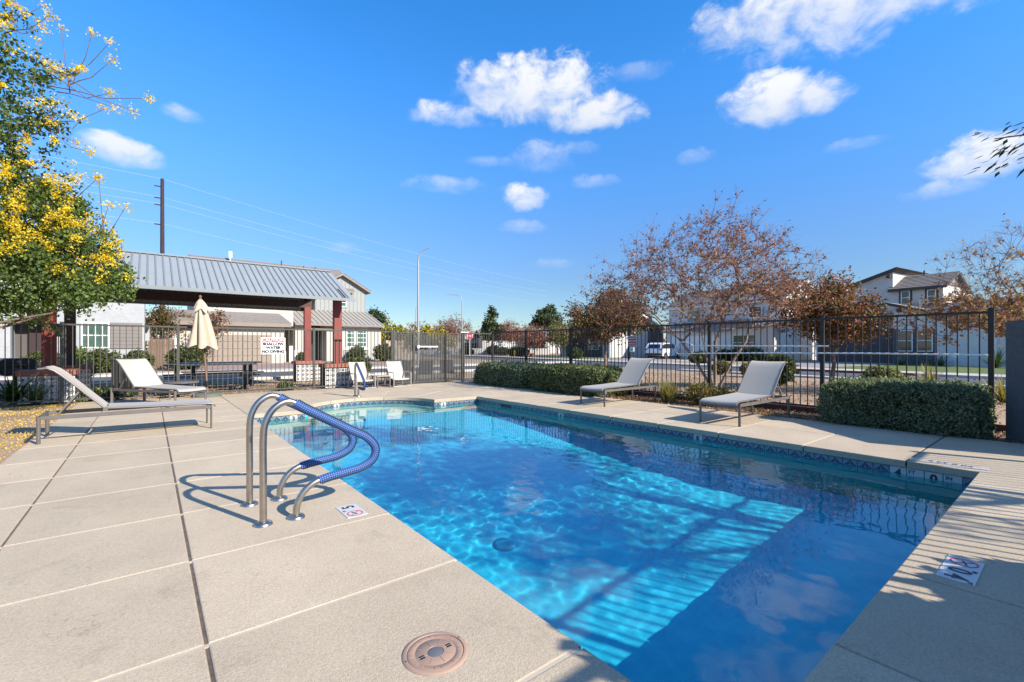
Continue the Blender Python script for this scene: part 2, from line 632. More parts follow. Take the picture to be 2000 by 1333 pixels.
M["print_black"] = mat("print_black", (.02, .02, .025), .5)
M["marker_tile"] = mat("white_marker_tile", (.52, .51, .48), .35, var=.03, vscale=20)
M["yellow_paint"] = mat("hydrant_yellow", (.70, .40, .02), .6)
M["wood_fence"] = mat("cedar_board", (.17, .11, .075), .85, var=.4, vscale=2, stretch=(6, 6, .5))
M["block_wall"] = mat("block_wall_tan", (.42, .33, .25), .9, var=.12, vscale=3)
M["pool_cap"] = mat("skimmer_lid", (.33, .215, .15), .55, var=.05, vscale=10)
M["skimmer_ring"] = mat("skimmer_ring", (.37, .245, .175), .6)
M["terracotta"] = mat("terracotta", (.33, .12, .06), .8)
M["water_dark"] = mat("skimmer_throat", (.015, .018, .02), .5)

M["leaf_cassia"] = leaf_mat("cassia_leaf", (.115, .165, .036), .5, .35)
M["leaf_cassia2"] = leaf_mat("cassia_leaf_dark", (.060, .095, .026), .4, .25)
M["flower"] = leaf_mat("yellow_blossom", (.74, .53, .02), .25, .4)
M["flower_pale"] = leaf_mat("pale_blossom", (.82, .68, .16), .15, .4)
M["leaf_red"] = leaf_mat("russet_leaf", (.20, .075, .042), .45, .35)
M["leaf_orange"] = leaf_mat("orange_leaf", (.24, .115, .045), .4, .4)
M["leaf_bronze"] = leaf_mat("bronze_green_leaf", (.085, .075, .022), .4, .3)
M["leaf_green"] = leaf_mat("green_leaf", (.055, .085, .018), .4, .3)
M["leaf_pink"] = leaf_mat("dull_pink_leaf", (.30, .145, .115), .4, .3)
M["hedge_a"] = leaf_mat("texas_ranger_leaf", (.135, .16, .085), .55, .25, .7)
M["hedge_b"] = leaf_mat("texas_ranger_tip", (.20, .235, .14), .35, .3, .7)
M["hedge_c"] = leaf_mat("olive_hedge_leaf", (.16, .175, .055), .4, .3, .7)
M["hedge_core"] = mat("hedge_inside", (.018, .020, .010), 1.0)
M["pine"] = leaf_mat("pine_needles", (.036, .062, .026), .4, .15)
M["pine_lit"] = leaf_mat("pine_tip", (.10, .115, .035), .35, .2)
M["grass_blade"] = leaf_mat("ornamental_blade", (.24, .21, .075), .45, .35)
M["grass_green"] = leaf_mat("green_blade", (.14, .18, .05), .4, .3)
M["agave"] = leaf_mat("agave_leaf", (.14, .20, .15), .25, .1)
M["petal"] = leaf_mat("fallen_petal", (.66, .42, .02), .3, .1)
M["litter"] = leaf_mat("dry_litter", (.36, .27, .13), .4, .1)
M["leaf_tan"] = leaf_mat("tan_dry_leaf", (.30, .19, .10), .4, .4)
M["leaf_dark"] = leaf_mat("glossy_dark_leaf", (.045, .075, .016), .3, .3, .35)


def emit_free_glass():
    """water surface: real refraction"""
    m = bpy.data.materials.new("pool_water")
    m.use_nodes = True
    N, L = m.node_tree.nodes, m.node_tree.links
    b = N["Principled BSDF"]
    b.inputs["Base Color"].default_value = (.62, .98, 1.0, 1)
    b.inputs["Roughness"].default_value = 0.0
    b.inputs["IOR"].default_value = 1.333
    b.inputs["Transmission Weight"].default_value = 1.0
    va = N.new("ShaderNodeVolumeAbsorption")
    va.inputs["Color"].default_value = (.02, .72, .93, 1)
    va.inputs["Density"].default_value = WATER_ABS
    if WATER_ABS > 0:
        L.new(va.outputs[0], N["Material Output"].inputs["Volume"])
    return m


WATER_ABS = 0.0
M["water"] = emit_free_glass()
M["plaster"] = mat("blue_pebble_plaster", (.008, .52, .78), .9, col2=(.06, .68, .88), vscale=7, bump=.4, bscale=60, detail=10, bdist=.004)
M["plaster_wall_water_tint"] = mat("pebble_plaster_water_tint", (.02, .45, .42), .9, col2=(.05, .52, .48), vscale=7)  # floor plaster turned greener on the walls, standing in for light absorbed by water
M["plaster_step"] = mat("pale_step_plaster", (.42, .66, .62), .9, var=.06, vscale=8)


def tile_mat(name, base, line, accent, kind):
    """glazed tile with its printed motif, in the tile's own object space (u = local x, v = local z, both -.5...5)"""
    m = bpy.data.materials.new(name)
    m.use_nodes = True
    nt = m.node_tree
    N, L = nt.nodes, nt.links
    b = N["Principled BSDF"]
    b.inputs["Roughness"].default_value = 0.25
    tc = N.new("ShaderNodeTexCoord")
    sp = N.new("ShaderNodeSeparateXYZ")
    L.new(tc.outputs["UV"], sp.inputs[0])

    def F(op, a, c=None, d=None, clamp=False):
        n = N.new("ShaderNodeMath")
        n.operation = op
        n.use_clamp = clamp
        for i, v in enumerate((a, c, d)):
            if v is None:
                continue
            if isinstance(v, (int, float)):
                n.inputs[i].default_value = v
            else:
                L.new(v, n.inputs[i])
        return n.outputs[0]
    u = F("ABSOLUTE", F("SUBTRACT", sp.outputs[0], 0.5))
    v = F("ABSOLUTE", F("SUBTRACT", sp.outputs[1], 0.5))
    rr = F("SQRT", F("ADD", F("MULTIPLY", u, u), F("MULTIPLY", v, v)))
    dia = F("ADD", u, v)
    if kind == "fan":          # navy with pale diamonds and rays, as on the waterline
        ring = F("LESS_THAN", F("ABSOLUTE", F("SUBTRACT", dia, 0.5)), 0.035)
        ring2 = F("LESS_THAN", F("ABSOLUTE", F("SUBTRACT", rr, 0.28)), 0.02)
        ray = F("LESS_THAN", F("MULTIPLY", u, v), 0.0035)
        ray = F("MULTIPLY", ray, F("LESS_THAN", rr, 0.26))
        pat = F("MAXIMUM", ring, F("MAXIMUM", F("MULTIPLY", ring2, .5), F("MULTIPLY", ray, .55)))
        fillm = F("GREATER_THAN", dia, 0.5)
    elif kind == "medallion":
        ring = F("LESS_THAN", F("ABSOLUTE", F("SUBTRACT", rr, 0.34)), 0.06)
        core = F("LESS_THAN", rr, 0.16)
        pat = F("MAXIMUM", ring, core)
        fillm = F("LESS_THAN", rr, 0.34)
    else:                      # diamond
        core = F("LESS_THAN", dia, 0.27)
        ring = F("LESS_THAN", F("ABSOLUTE", F("SUBTRACT", dia, 0.44)), 0.03)
        pat = F("MAXIMUM", ring, core)
        fillm = F("MULTIPLY", core, 0.0)
    m1 = N.new("ShaderNodeMix")
    m1.data_type = "RGBA"
    L.new(fillm, m1.inputs["Factor"])
    m1.inputs[6].default_value = (*base, 1)
    m1.inputs[7].default_value = (*accent, 1)
    m2 = N.new("ShaderNodeMix")
    m2.data_type = "RGBA"
    L.new(pat, m2.inputs["Factor"])
    L.new(m1.outputs[2], m2.inputs[6])
    m2.inputs[7].default_value = (*line, 1)
    L.new(m2.outputs[2], b.inputs["Base Color"])
    return m


M["tile_fan"] = tile_mat("waterline_tile", (.014, .026, .075), (.30, .34, .37), (.16, .20, .25), "fan")
M["tile_med"] = tile_mat("medallion_tile", (.74, .72, .68), (.10, .10, .10), (.38, .37, .35), "medallion")
M["tile_dia"] = tile_mat("diamond_tile", (.74, .72, .68), (.03, .03, .03), (.5, .5, .5), "diamond")


def grip_mat():
    m = bpy.data.materials.new("blue_checked_rail_cover")
    m.use_nodes = True
    N, L = m.node_tree.nodes, m.node_tree.links
    b = N["Principled BSDF"]
    b.inputs["Roughness"].default_value = .7
    tc = N.new("ShaderNodeTexCoord")
    sp = N.new("ShaderNodeSeparateXYZ")
    L.new(tc.outputs["UV"], sp.inputs[0])

    def fr(o, k):
        a = N.new("ShaderNodeMath")
        a.operation = "MULTIPLY"
        L.new(o, a.inputs[0])
        a.inputs[1].default_value = k
        f = N.new("ShaderNodeMath")
        f.operation = "FRACT"
        L.new(a.outputs[0], f.inputs[0])
        g = N.new("ShaderNodeMath")
        g.operation = "GREATER_THAN"
        L.new(f.outputs[0], g.inputs[0])
        g.inputs[1].default_value = 0.5
        return g.outputs[0]
    s = N.new("ShaderNodeMath")
    s.operation = "ADD"
    L.new(fr(sp.outputs[0], 1.0), s.inputs[0])
    L.new(fr(sp.outputs[1], 1.0), s.inputs[1])
    cr = N.new("ShaderNodeValToRGB")
    h = N.new("ShaderNodeMath")
    h.operation = "MULTIPLY"
    L.new(s.outputs[0], h.inputs[0])
    h.inputs[1].default_value = .5
    L.new(h.outputs[0], cr.inputs[0])
    e = cr.color_ramp.elements
    cr.color_ramp.interpolation = "CONSTANT"
    e[0].color = (.10, .21, .40, 1)
    e[1].position = .8
    e[1].color = (.006, .010, .07, 1)
    k = e.new(.3)
    k.color = (.012, .055, .22, 1)
    L.new(cr.outputs[0], b.inputs["Base Color"])
    return m


M["grip"] = grip_mat()


def mesh_screen_mat():
    m = bpy.data.materials.new("expanded_metal_mesh")
    m.use_nodes = True
    N, L = m.node_tree.nodes, m.node_tree.links
    b = N["Principled BSDF"]
    b.inputs["Base Color"].default_value = (.075, .078, .08, 1)
    b.inputs["Roughness"].default_value = .5
    t = N.new("ShaderNodeBsdfTransparent")
    mx = N.new("ShaderNodeMixShader")
    mx.inputs[0].default_value = .45
    L.new(t.outputs[0], mx.inputs[1])
    L.new(b.outputs[0], mx.inputs[2])
    L.new(mx.outputs[0], N["Material Output"].inputs[0])
    return m


M["mesh"] = mesh_screen_mat()

rnd = random.Random(7)

# ------------------------------------------------------------------ foliage tools


def leaves_mesh(name, centers, size, mats, weights=None, seed=1, aspect=1.6, up=0.0, droop=None):
    """one small folded quad per centre (numpy), random orientation, materials by weight"""
    rg = np.random.default_rng(seed)
    c = np.asarray(centers, dtype=np.float64)
    n = len(c)
    a = rg.normal(size=(n, 3))
    if up:
        a[:, 2] += up
    if droop is not None:
        a[:, 2] -= droop
    a /= np.linalg.norm(a, axis=1)[:, None]
    t = rg.normal(size=(n, 3))
    b = np.cross(a, t)
    b /= np.linalg.norm(b, axis=1)[:, None] + 1e-9
    s = size * rg.uniform(.65, 1.25, size=n)
    A = a * (s * .5 * aspect)[:, None]
    B = b * (s * .5)[:, None]
    v = np.empty((n, 4, 3))
    v[:, 0] = c - A
    v[:, 1] = c + B
    v[:, 2] = c + A
    v[:, 3] = c - B
    me = bpy.data.meshes.new(name)
    me.vertices.add(4 * n)
    me.vertices.foreach_set("co", v.reshape(-1))
    me.loops.add(4 * n)
    me.loops.foreach_set("vertex_index", np.arange(4 * n, dtype=np.int32))
    me.polygons.add(n)
    me.polygons.foreach_set("loop_start", np.arange(0, 4 * n, 4, dtype=np.int32))
    for m in mats:
        me.materials.append(m)
    if len(mats) > 1:
        w = np.asarray(weights if weights is not None else [1] * len(mats), float)
        me.polygons.foreach_set("material_index", rg.choice(len(mats), size=n, p=w / w.sum()).astype(np.int32))
    me.update(calc_edges=True)
    return me


def clump_points(blobs, n_clumps, per, spread, seed=1, shell=.55):
    """leaf centres grouped in clumps spread over ellipsoid blobs (cx,cy,cz,rx,ry,rz,weight)"""
    rg = np.random.default_rng(seed)
    w = np.array([b[6] if len(b) > 6 else b[3] * b[4] * b[5] for b in blobs], float)
    out = []
    ids = rg.choice(len(blobs), size=n_clumps, p=w / w.sum())
    for i in ids:
        b = blobs[i]
        d = rg.normal(size=3)
        d /= np.linalg.norm(d)
        rad = shell + (1 - shell) * rg.random()
        rad *= rg.uniform(.8, 1.12)
        c = np.array(b[:3]) + d * rad * np.array(b[3:6])
        k = rg.integers(int(per * .5), int(per * 1.5) + 1)
        out.append(c + rg.normal(size=(k, 3)) * spread * rg.uniform(.6, 1.4))
    return np.vstack(out)


def grow(mb, p, d, r, length, depth, rg, tips, spread=.55, up=.15, seg=4, ratio=.68, kids=3, n=5, wob=.18, mids=None, rmin=.004):
    pts, rs = [Vector(p)], [r]
    d = Vector(d).normalized()
    for i in range(seg):
        d = (d + Vector((rg.gauss(0, wob), rg.gauss(0, wob), rg.gauss(0, wob) + up * .35))).normalized()
        pts.append(pts[-1] + d * (length / seg))
        rs.append(max(rmin, r * (1 - .45 * (i + 1) / seg)))
        if mids is not None and depth <= 1:
            mids.append(tuple(pts[-1]))
    mb.tube(pts, rs, max(3, n), cap=False)
    if depth == 0:
        tips.append((tuple(pts[-1]), tuple(d)))
        return
    for k in range(kids + (1 if rg.random() < .4 else 0)):
        at = pts[-1] if k < 2 else pts[rg.randint(max(1, seg // 2), seg)]
        a = rg.uniform(0, 2 * math.pi)
        o = d.orthogonal().normalized()
        o.rotate(Matrix.Rotation(a, 3, d))
        nd = (d + o * spread * rg.uniform(.6, 1.4) + Vector((0, 0, up))).normalized()
        grow(mb, at, nd, rs[-1] * .8, length * ratio * rg.uniform(.75, 1.2), depth - 1, rg, tips, spread, up, max(2, seg - 1), ratio,
             kids, n - 1, wob, mids, rmin)


def colony(mb, base, targets, seed, r_tip=.0035, expo=.46, wob=.05, sides=5, first=None, rmax=.12):
    """branch skeleton: every target point is joined to the nearest fitting node; radii follow the pipe model"""
    rg = random.Random(seed)
    nodes = [Vector(base)]
    par = [-1]
    for p in (first or []):
        nodes.append(Vector(p[0]))
        par.append(p[1])
    b = Vector(base)
    ts = sorted([Vector(t) for t in targets], key=lambda t: (t - b).length)
    arr = np.zeros((len(ts) * 5 + len(nodes) + 5, 3))
    arr[:len(nodes)] = [tuple(n) for n in nodes]
    leaf_at = []
    for t in ts:
        d = arr[:len(nodes)] - np.array(t)
        dist = np.linalg.norm(d, axis=1)
        below = np.maximum(0, arr[:len(nodes), 2] - t.z) * 1.3
        rad = np.maximum(0, np.linalg.norm(arr[:len(nodes), :2] - np.array(b)[:2], axis=1) - (t.xy - b.xy).length) * .8
        k = int(np.argmin(dist + below + rad))
        a = nodes[k]
        L_ = (t - a).length
        n = max(2, min(4, int(L_ / .22)))
        prev = k
        for i in range(1, n + 1):
            f = i / n
            p = a.lerp(t, f) + Vector((rg.gauss(0, wob * L_), rg.gauss(0, wob * L_), rg.gauss(0, wob * L_) - .10 * L_ * math.sin(f * math.pi))) * (1 if i < n else .3)
            nodes.append(p)
            arr[len(nodes) - 1] = tuple(p)
            par.append(prev)
            prev = len(nodes) - 1
        leaf_at.append(prev)
    cnt = [0] * len(nodes)
    for k in leaf_at:
        cnt[k] += 1
    for k in range(len(nodes) - 1, 0, -1):
        cnt[par[k]] += cnt[k]
    rad = [min(rmax, r_tip * max(1, c) ** expo) for c in cnt]
    for k in range(1, len(nodes)):
        if cnt[k] == 0:
            continue
        mb.tube([nodes[par[k]], nodes[k]], [min(rad[par[k]], rad[k] * 1.25), rad[k]], sides if rad[k] > .012 else 3, 0 if rad[k] > .011 else 1, cap=False)
    return nodes, par, leaf_at


def airy_crown(mb, nodes, par, leaf_at, seed, twigs=(3, 6), L_=(.18, .42), leaves=(2, 6), jit=.03, zfun=None, droop=0.0):
    """fine twigs with a few leaves along them at every branch end"""
    rg = random.Random(seed)
    out = []
    for k in leaf_at:
        p = nodes[k]
        d0 = (p - nodes[par[k]]).normalized()
        dens = zfun(p) if zfun else 1.0
        for _ in range(rg.randint(*twigs)):
            d = (d0 * .8 + Vector((rg.gauss(0, .7), rg.gauss(0, .7), rg.gauss(0, .6) + .15 - droop))).normalized()
            l = rg.uniform(*L_)
            m_ = p + d * l * .5 + Vector((0, 0, .03))
            q = p + d * l
            mb.tube([p, m_, q], [.0030, .0022, .0015], 3, 1, cap=False)
            n = rg.randint(*leaves)
            for i in range(n):
                if rg.random() < dens:
                    f = rg.random()
                    out.append(np.array(p.lerp(q, f)) + np.array([rg.gauss(0, jit) for _ in range(3)]))
    return np.array(out)


def ellipsoid_targets(blobs, n, seed, zmin=0.0, shell=.0):
    rg = np.random.default_rng(seed)
    w = np.array([b[3] * b[4] * b[5] for b in blobs])
    out = []
    while len(out) < n:
        b = blobs[rg.choice(len(blobs), p=w / w.sum())]
        d = rg.normal(size=3)
        d /= np.linalg.norm(d)
        r = (shell + (1 - shell) * rg.random()) ** (1 / 2.2)
        p = np.array(b[:3]) + d * r * np.array(b[3:6])
        if p[2] > zmin:
            out.append(p)
    return out


# ------------------------------------------------------------------ ground, deck, pool
PX0, PX1, PY0, PY1 = 1.44, 6.60, .67, 9.75      # pool opening at deck level
BX, BY, BR = 3.95, 9.75, 1.42                   # round entry bay
WZ = -0.155                                     # water level

g = MB()
G = 1600
for (x0, x1, y0, y1) in ((-G, 1.2, -G, G), (6.9, G, -G, G), (1.2, 6.9, -G, .4), (1.2, 6.9, 11.5, G)):
    g.poly([(x0, y0, -.035), (x1, y0, -.035), (x1, y1, -.035), (x0, y1, -.035)])
tag(obj("ground", g, M["ground"]), kind="structure")

deck = tag(thing("pool_deck", None, None, (0, 0, 0)), kind="structure")


def rounded_slab(poly, depth=.075, r=.008):
    """slab with eased top edge from a convex-or-not outline (CCW)"""
    mb = MB()
    n = len(poly)
    cx = sum(p[0] for p in poly) / n
    cy = sum(p[1] for p in poly) / n

    def inset(d):
        out = []
        for i in range(n):
            a, b, c = Vector(poly[i - 1]), Vector(poly[i]), Vector(poly[(i + 1) % n])
            e1 = (b - a).normalized()
            e2 = (c - b).normalized()
            n1 = Vector((-e1.y, e1.x))
            n2 = Vector((-e2.y, e2.x))
            m_ = (n1 + n2)
            k = d / max(.3, (1 + n1.dot(n2)) / 1.0) if m_.length > 1e-6 else d
            out.append((b.x + m_.x * k, b.y + m_.y * k))
        return out
    rings = [(inset(0), -depth), (inset(0), -r), (inset(r * .4), -r * .3), (inset(r), 0.0)]
    for pts, z in rings:
        mb.v += [(x, y, z) for x, y in pts]
    for k in range(3):
        for i in range(n):
            j = (i + 1) % n
            mb.f.append((k * n + i, k * n + j, (k + 1) * n + j, (k + 1) * n + i))
            mb.m.append(0)
    mb.f.append(tuple(range(3 * n, 4 * n)))
    mb.m.append(0)
    return mb


def slab(poly, r=.008):
    o = obj("deck_slab", rounded_slab(poly, r=r), M["deck"], deck, smooth=False)
    return o


def rect(x0, x1, y0, y1):
    return [(x0, y0), (x1, y0), (x1, y1), (x0, y1)]


XL = [-1.27, -.74, .19, PX0]
YS = [-1.5, -.62, .345, 1.33, 2.33, 3.30, 4.28, 5.28, 6.25, 7.22, 8.2, 9.16, 9.75]
gj = .008
for i in range(len(YS) - 1):
    y0, y1 = YS[i] + gj, YS[i + 1] - gj
    for k in range(3):
        g0 = .006 if k else 0
        g1 = .006 if k < 2 else 0
        slab(rect(XL[k] + g0, XL[k + 1] - g1, y0, y1))
# near side of the pool
for a, b in ((PX0, 2.3), (2.3, 3.33), (3.33, 4.9), (4.9, PX1)):
    slab(rect(a + .005, b - .005, -.62 + gj, PY0))
    slab(rect(a + .005, b - .005, -1.5 + gj, -.62 - gj))
YR = [-1.5, -.62, .345, 1.24, 2.26, 3.38, 4.4, 5.4, 6.4, 7.4, 8.4, 9.4, 9.75]
for i in range(len(YR) - 1):
    y0, y1 = YR[i] + .009, YR[i + 1] - .009
    for a, b in ((PX1, 7.72), (7.72, 8.95)):
        slab(rect(a + (.004 if a != PX1 else 0), b - (.004 if b == 7.72 else 0), y0, y1))
# far side: sectors round the bay between the circle and the rectangle PX0..PX1 x 9.75..12.3
YF = 12.3


def ray_to_box(t):
    c, s = math.cos(t), math.sin(t)
    k = 1e9
    if c > 1e-6:
        k = min(k, (PX1 - BX) / c)
    if c < -1e-6:
        k = min(k, (PX0 - BX) / c)
    if s > 1e-6:
        k = min(k, (YF - BY) / s)
    return (BX + k * c, BY + k * s)


cuts = [0.0, .60, 1.08, 1.57, 2.02, 2.50, math.pi]
corner = [math.atan2(YF - BY, PX1 - BX), math.atan2(YF - BY, PX0 - BX)]
for i in range(len(cuts) - 1):
    a, b = cuts[i] + (.004 if i else 0), cuts[i + 1] - (.004 if i < len(cuts) - 2 else 0)
    inner = [(BX + BR * math.cos(a + (b - a) * k / 10), BY + BR * math.sin(a + (b - a) * k / 10)) for k in range(11)]
    outer = [ray_to_box(a)]
    for c in corner:
        if a < c < b:
            outer.append((BX + (PX1 - BX if c < 1.5 else PX0 - BX), YF))
    outer.append(ray_to_box(b))
    poly = outer + inner[::-1]
    slab(poly)
# outer far deck
for a, b in ((-1.27, -.74), (-.74, .19), (.19, PX0), (PX0, 2.6), (2.6, 3.9), (3.9, 5.2), (5.2, PX1), (PX1, 7.72), (7.72, 8.95)):
    ys = [(YF, 13.3), (13.3, 14.34)]
    if b <= PX0 or a >= PX1:
        ys = [(9.75, 10.7), (10.7, 11.6), (11.6, YF)] + ys
    for y0, y1 in ys:
        slab(rect(a + .005, b - .005, y0 + .005, y1 - .005))
# cement in the joints: pale across, dark lengthwise
for i, y in enumerate(YS[1:-1]):
    obj("joint_filler", MB().box(XL[0], PX0 - .02, y - gj - .004, y + gj + .004, -.05, -.0035), M["joint"], deck)
for y in YR[1:-1]:
    dark = y < 2
    obj("joint_filler", MB().box(PX1 + .02, 8.95, y - .0125, y + .0125, -.05, -.004), M["joint_dark" if dark else "joint"], deck)
for x in (-.74, .19):
    obj("joint_filler", MB().box(x - .009, x + .009, -1.5, 14.3, -.05, -.009), M["joint_dark"], deck)

# pool shell ----------------------------------------------------------------
W = .03
sx0, sx1, sy0, sy1, br = PX0 - W, PX1 + W, PY0 - W, PY1 + W, BR + W
a0 = math.asin((sy1 - BY) / br)
arc = [(BX + br * math.cos(a0 + (math.pi - 2 * a0) * k / 28), BY + br * math.sin(a0 + (math.pi - 2 * a0) * k / 28)) for k in range(29)]
NEAR_Z, MID_Z, FAR_Z = WZ - 1.32, WZ - 1.55, WZ - .95


def floor_z(y):
    if y < 3.6:
        t = max(0, (y - .7)) / 2.9
        return NEAR_Z + (MID_Z - NEAR_Z) * t * t * (3 - 2 * t)
    t = min(1, (y - 3.6) / 5.6)
    return MID_Z + (FAR_Z - MID_Z) * t * t * (3 - 2 * t)


shell = MB()
SYN = -1.6                                       # unseen basin extension under the near deck, added to let sunlight reach the floor
ys = [SYN + (sy1 - SYN) * k / 46 for k in range(47)]
for i in range(46):
    a, b = ys[i], ys[i + 1]
    za, zb = floor_z(a), floor_z(b)
    shell.poly([(sx0, a, za), (sx1, a, za), (sx1, b, zb), (sx0, b, zb)])
    shell.poly([(sx0, a, -.08), (sx0, a, za), (sx0, b, zb), (sx0, b, -.08)])
    shell.poly([(sx1, a, -.075), (sx1, b, -.075), (sx1, b, zb), (sx1, a, za)])
shell.poly([(sx0, SYN, -.08), (sx1, SYN, -.08), (sx1, SYN, floor_z(SYN)), (sx0, SYN, floor_z(SYN))])
for (xa, xb) in ((sx0, arc[-1][0]), (arc[0][0], sx1)):
    shell.poly([(xa, sy1, -.075), (xa, sy1, FAR_Z), (xb, sy1, FAR_Z), (xb, sy1, -.075)])
for k in range(28):
    p, q = arc[k], arc[k + 1]
    shell.poly([(*p, -.075), (*p, FAR_Z), (*q, FAR_Z), (*q, -.075)])
shell.poly([(x, y, FAR_Z) for x, y in arc])
me = bpy.data.meshes.new("pool_shell")
me.from_pydata(shell.v, [], shell.f)
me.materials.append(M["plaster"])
me.materials.append(M["plaster_wall_water_tint"])
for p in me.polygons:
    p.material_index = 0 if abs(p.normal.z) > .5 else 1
pool = link("pool_shell", me)
tag(pool, kind="structure")
pool.cycles.is_caustics_receiver = True
# entry steps in the bay: half-round treads
for (r_, z_) in ((1.44, WZ - .22), (1.02, WZ - .5), (.62, WZ - .74)):
    ro = min(r_, br)
    mb = MB()
    n = 24
    rin = {1.44: 1.02, 1.02: .62, .62: 0.0}[r_]
    # tread occupies the part of the bay behind a chord-like arc: centre shifted back so that treads wrap the wall
    outer = [(BX + br * math.cos(a0 + (math.pi - 2 * a0) * k / n), BY + br * math.sin(a0 + (math.pi - 2 * a0) * k / n)) for k in range(n + 1)]
    front = [(BX + (rin if rin else .25) * 1.25 * math.cos(math.pi * k / n), BY - .02 + (rin if rin else .25) * math.sin(math.pi * k / n) * 1.05 - (.0 if rin else .12))
             for k in range(n + 1)]
    front = [(min(max(x, BX - br * .985), BX + br * .985), y) for x, y in front]
    for k in range(n):
        mb.poly([(*outer[k], z_), (*outer[k + 1], z_), (*front[k + 1], z_), (*front[k], z_)])
        mb.poly([(*front[k], z_), (*front[k + 1], z_), (*front[k + 1], FAR_Z), (*front[k], FAR_Z)])
    o = obj("entry_step", mb, M["plaster_step"], pool)
    o.cycles.is_caustics_receiver = True
# a bench/shelf in the far left corner of the pool
o = obj("entry_step", MB().box(sx0 + .005, 2.35, 9.2, sy1 - .005, FAR_Z + .01, WZ - .42), M["plaster_step"], pool)
o.cycles.is_caustics_receiver = True
# main drain
dr = MB().lathe([(.13, 0), (.13, .03), (.11, .055), (.05, .07), (0.001, .075)], 24, (2.9, 3.75, floor_z(3.75)))
o = obj("main_drain", dr, mat("drain_blue", (.02, .30, .52), .6), pool, smooth=True)
o.cycles.is_caustics_receiver = True

# waterline tiles: one object each, shared mesh
TS = .150


def tile_mesh(name, w, h, m, th=.012):
    me = bpy.data.meshes.new(name)
    b_ = .004
    v = [(-w / 2, 0, -h / 2), (w / 2, 0, -h / 2), (w / 2, 0, h / 2), (-w / 2, 0, h / 2),
         (-w / 2 + b_, -th, -h / 2 + b_), (w / 2 - b_, -th, -h / 2 + b_), (w / 2 - b_, -th, h / 2 - b_), (-w / 2 + b_, -th, h / 2 - b_)]
    f = [(4, 5, 6, 7), (0, 1, 5, 4), (1, 2, 6, 5), (2, 3, 7, 6), (3, 0, 4, 7)]
    me.from_pydata(v, [], f)
    uv = me.uv_layers.new(name="UVMap")
    for p in me.polygons:
        for li in p.loop_indices:
            c = me.vertices[me.loops[li].vertex_index].co
            uv.data[li].uv = (c.x / w + .5, c.z / h + .5)
    me.materials.append(m)
    return me


tile_me = tile_mesh("waterline_tile", TS - .004, TS - .004, M["tile_fan"])
marker_me = tile_mesh("marker_tile", TS - .004, TS - .004, M["marker_tile"])
TZ = -.078 - TS / 2
MARK = {}


def put_tile(x, y, rz, me=tile_me, name="tile"):
    o = link(name, me, pool, (x, y, TZ), rz)
    o.cycles.is_caustics_receiver = True
    return o


def text_obj(s, size, mat_, name="lettering", ext=.0012, parent=None, align="CENTER", bold=.0, sx=1.0):
    c = bpy.data.curves.new(name, "FONT")
    c.body = s
    c.size = size
    c.extrude = ext
    c.offset = bold
    c.align_x = align
    c.align_y = "CENTER"
    c.space_character = 1.0
    o = bpy.data.objects.new(name, c)
    COL.objects.link(o)
    c.materials.append(mat_)
    o.scale = (sx, 1, 1)
    if parent is not None:
        o.parent = parent
    return o


nt_ = int((sy1 - sy0) / TS)
right_marks = {}
for k in range(nt_ + 1):
    y = sy0 + TS * (k + .5)
    if y > sy1 - .03:
        break
    is_m = k in (1, 2, 3, 4) or abs(y - 3.72) < TS / 2 or abs(y - 6.72) < TS / 2
    put_tile(sx1, y, R(90 + 180), marker_me if is_m else tile_me, "marker_tile" if is_m else "tile")
    if k % 1 == 0:
        put_tile(sx0, y, R(90))
nx_ = int((sx1 - sx0) / TS)
for k in range(nx_ + 1):
    x = sx0 + TS * (k + .5)
    if x < sx1 - .03:
        o = put_tile(x, sy0, R(180))
        o.scale = (1, 1, .48)
        o.location.z = -.078 - TS * .24
for (xa, xb, mk) in ((sx0, arc[-1][0], 5), (arc[0][0], sx1, 1)):
    n = int((xb - xa) / TS)
    for k in range(n + 1):
        x = xa + TS * (k + .5)
        if x < xb + .02:
            put_tile(x, sy1, 0, marker_me if k == mk else tile_me, "marker_tile" if k == mk else "tile")
na = int(br * (math.pi - 2 * a0) / TS)
for k in range(na):
    t = a0 + (math.pi - 2 * a0) * (k + .5) / na
    put_tile(BX + (br - .003) * math.cos(t), BY + (br - .003) * math.sin(t), t - R(90), marker_me if k in (17,) else tile_me,
             "marker_tile" if k in (17,) else "tile")


def wall_text(s, size, x, y, z, rz, bold=.004):
    t = text_obj(s, size, M["print_black"], "depth_number", .0008, pool, bold=bold)
    t.location = (x, y, z)
    t.rotation_euler = (R(90), 0, rz)
    return t


xw = sx1 - .0135
wall_text("4", .12, xw, sy0 + TS * 4.5, TZ - .004, R(270), .005)
wall_text("FT", .055, xw, sy0 + TS * 3.5 + .03, TZ + .03, R(270), .001)
wall_text("0", .12, xw, sy0 + TS * 2.5, TZ - .004, R(270), .005)
wall_text("IN", .055, xw, sy0 + TS * 1.5 + .03, TZ + .03, R(270), .001)
yy = sy0 + TS * (int((3.72 - sy0) / TS) + .5)
wall_text("5", .12, xw, yy, TZ - .004, R(270), .005)
yy = sy0 + TS * (int((6.72 - sy0) / TS) + .5)
wall_text("4", .12, xw, yy, TZ - .004, R(270), .005)
wall_text("3", .12, sx0 + TS * 5.5, sy1 - .0135, TZ - .004, 0, .004)
wall_text("3", .12, arc[0][0] + TS * 1.5, sy1 - .0135, TZ - .004, 0, .004)
t = a0 + (math.pi - 2 * a0) * 17.5 / na
wall_text("3", .12, BX + (br - .017) * math.cos(t), BY + (br - .017) * math.sin(t), TZ - .004, t - R(90), .004)
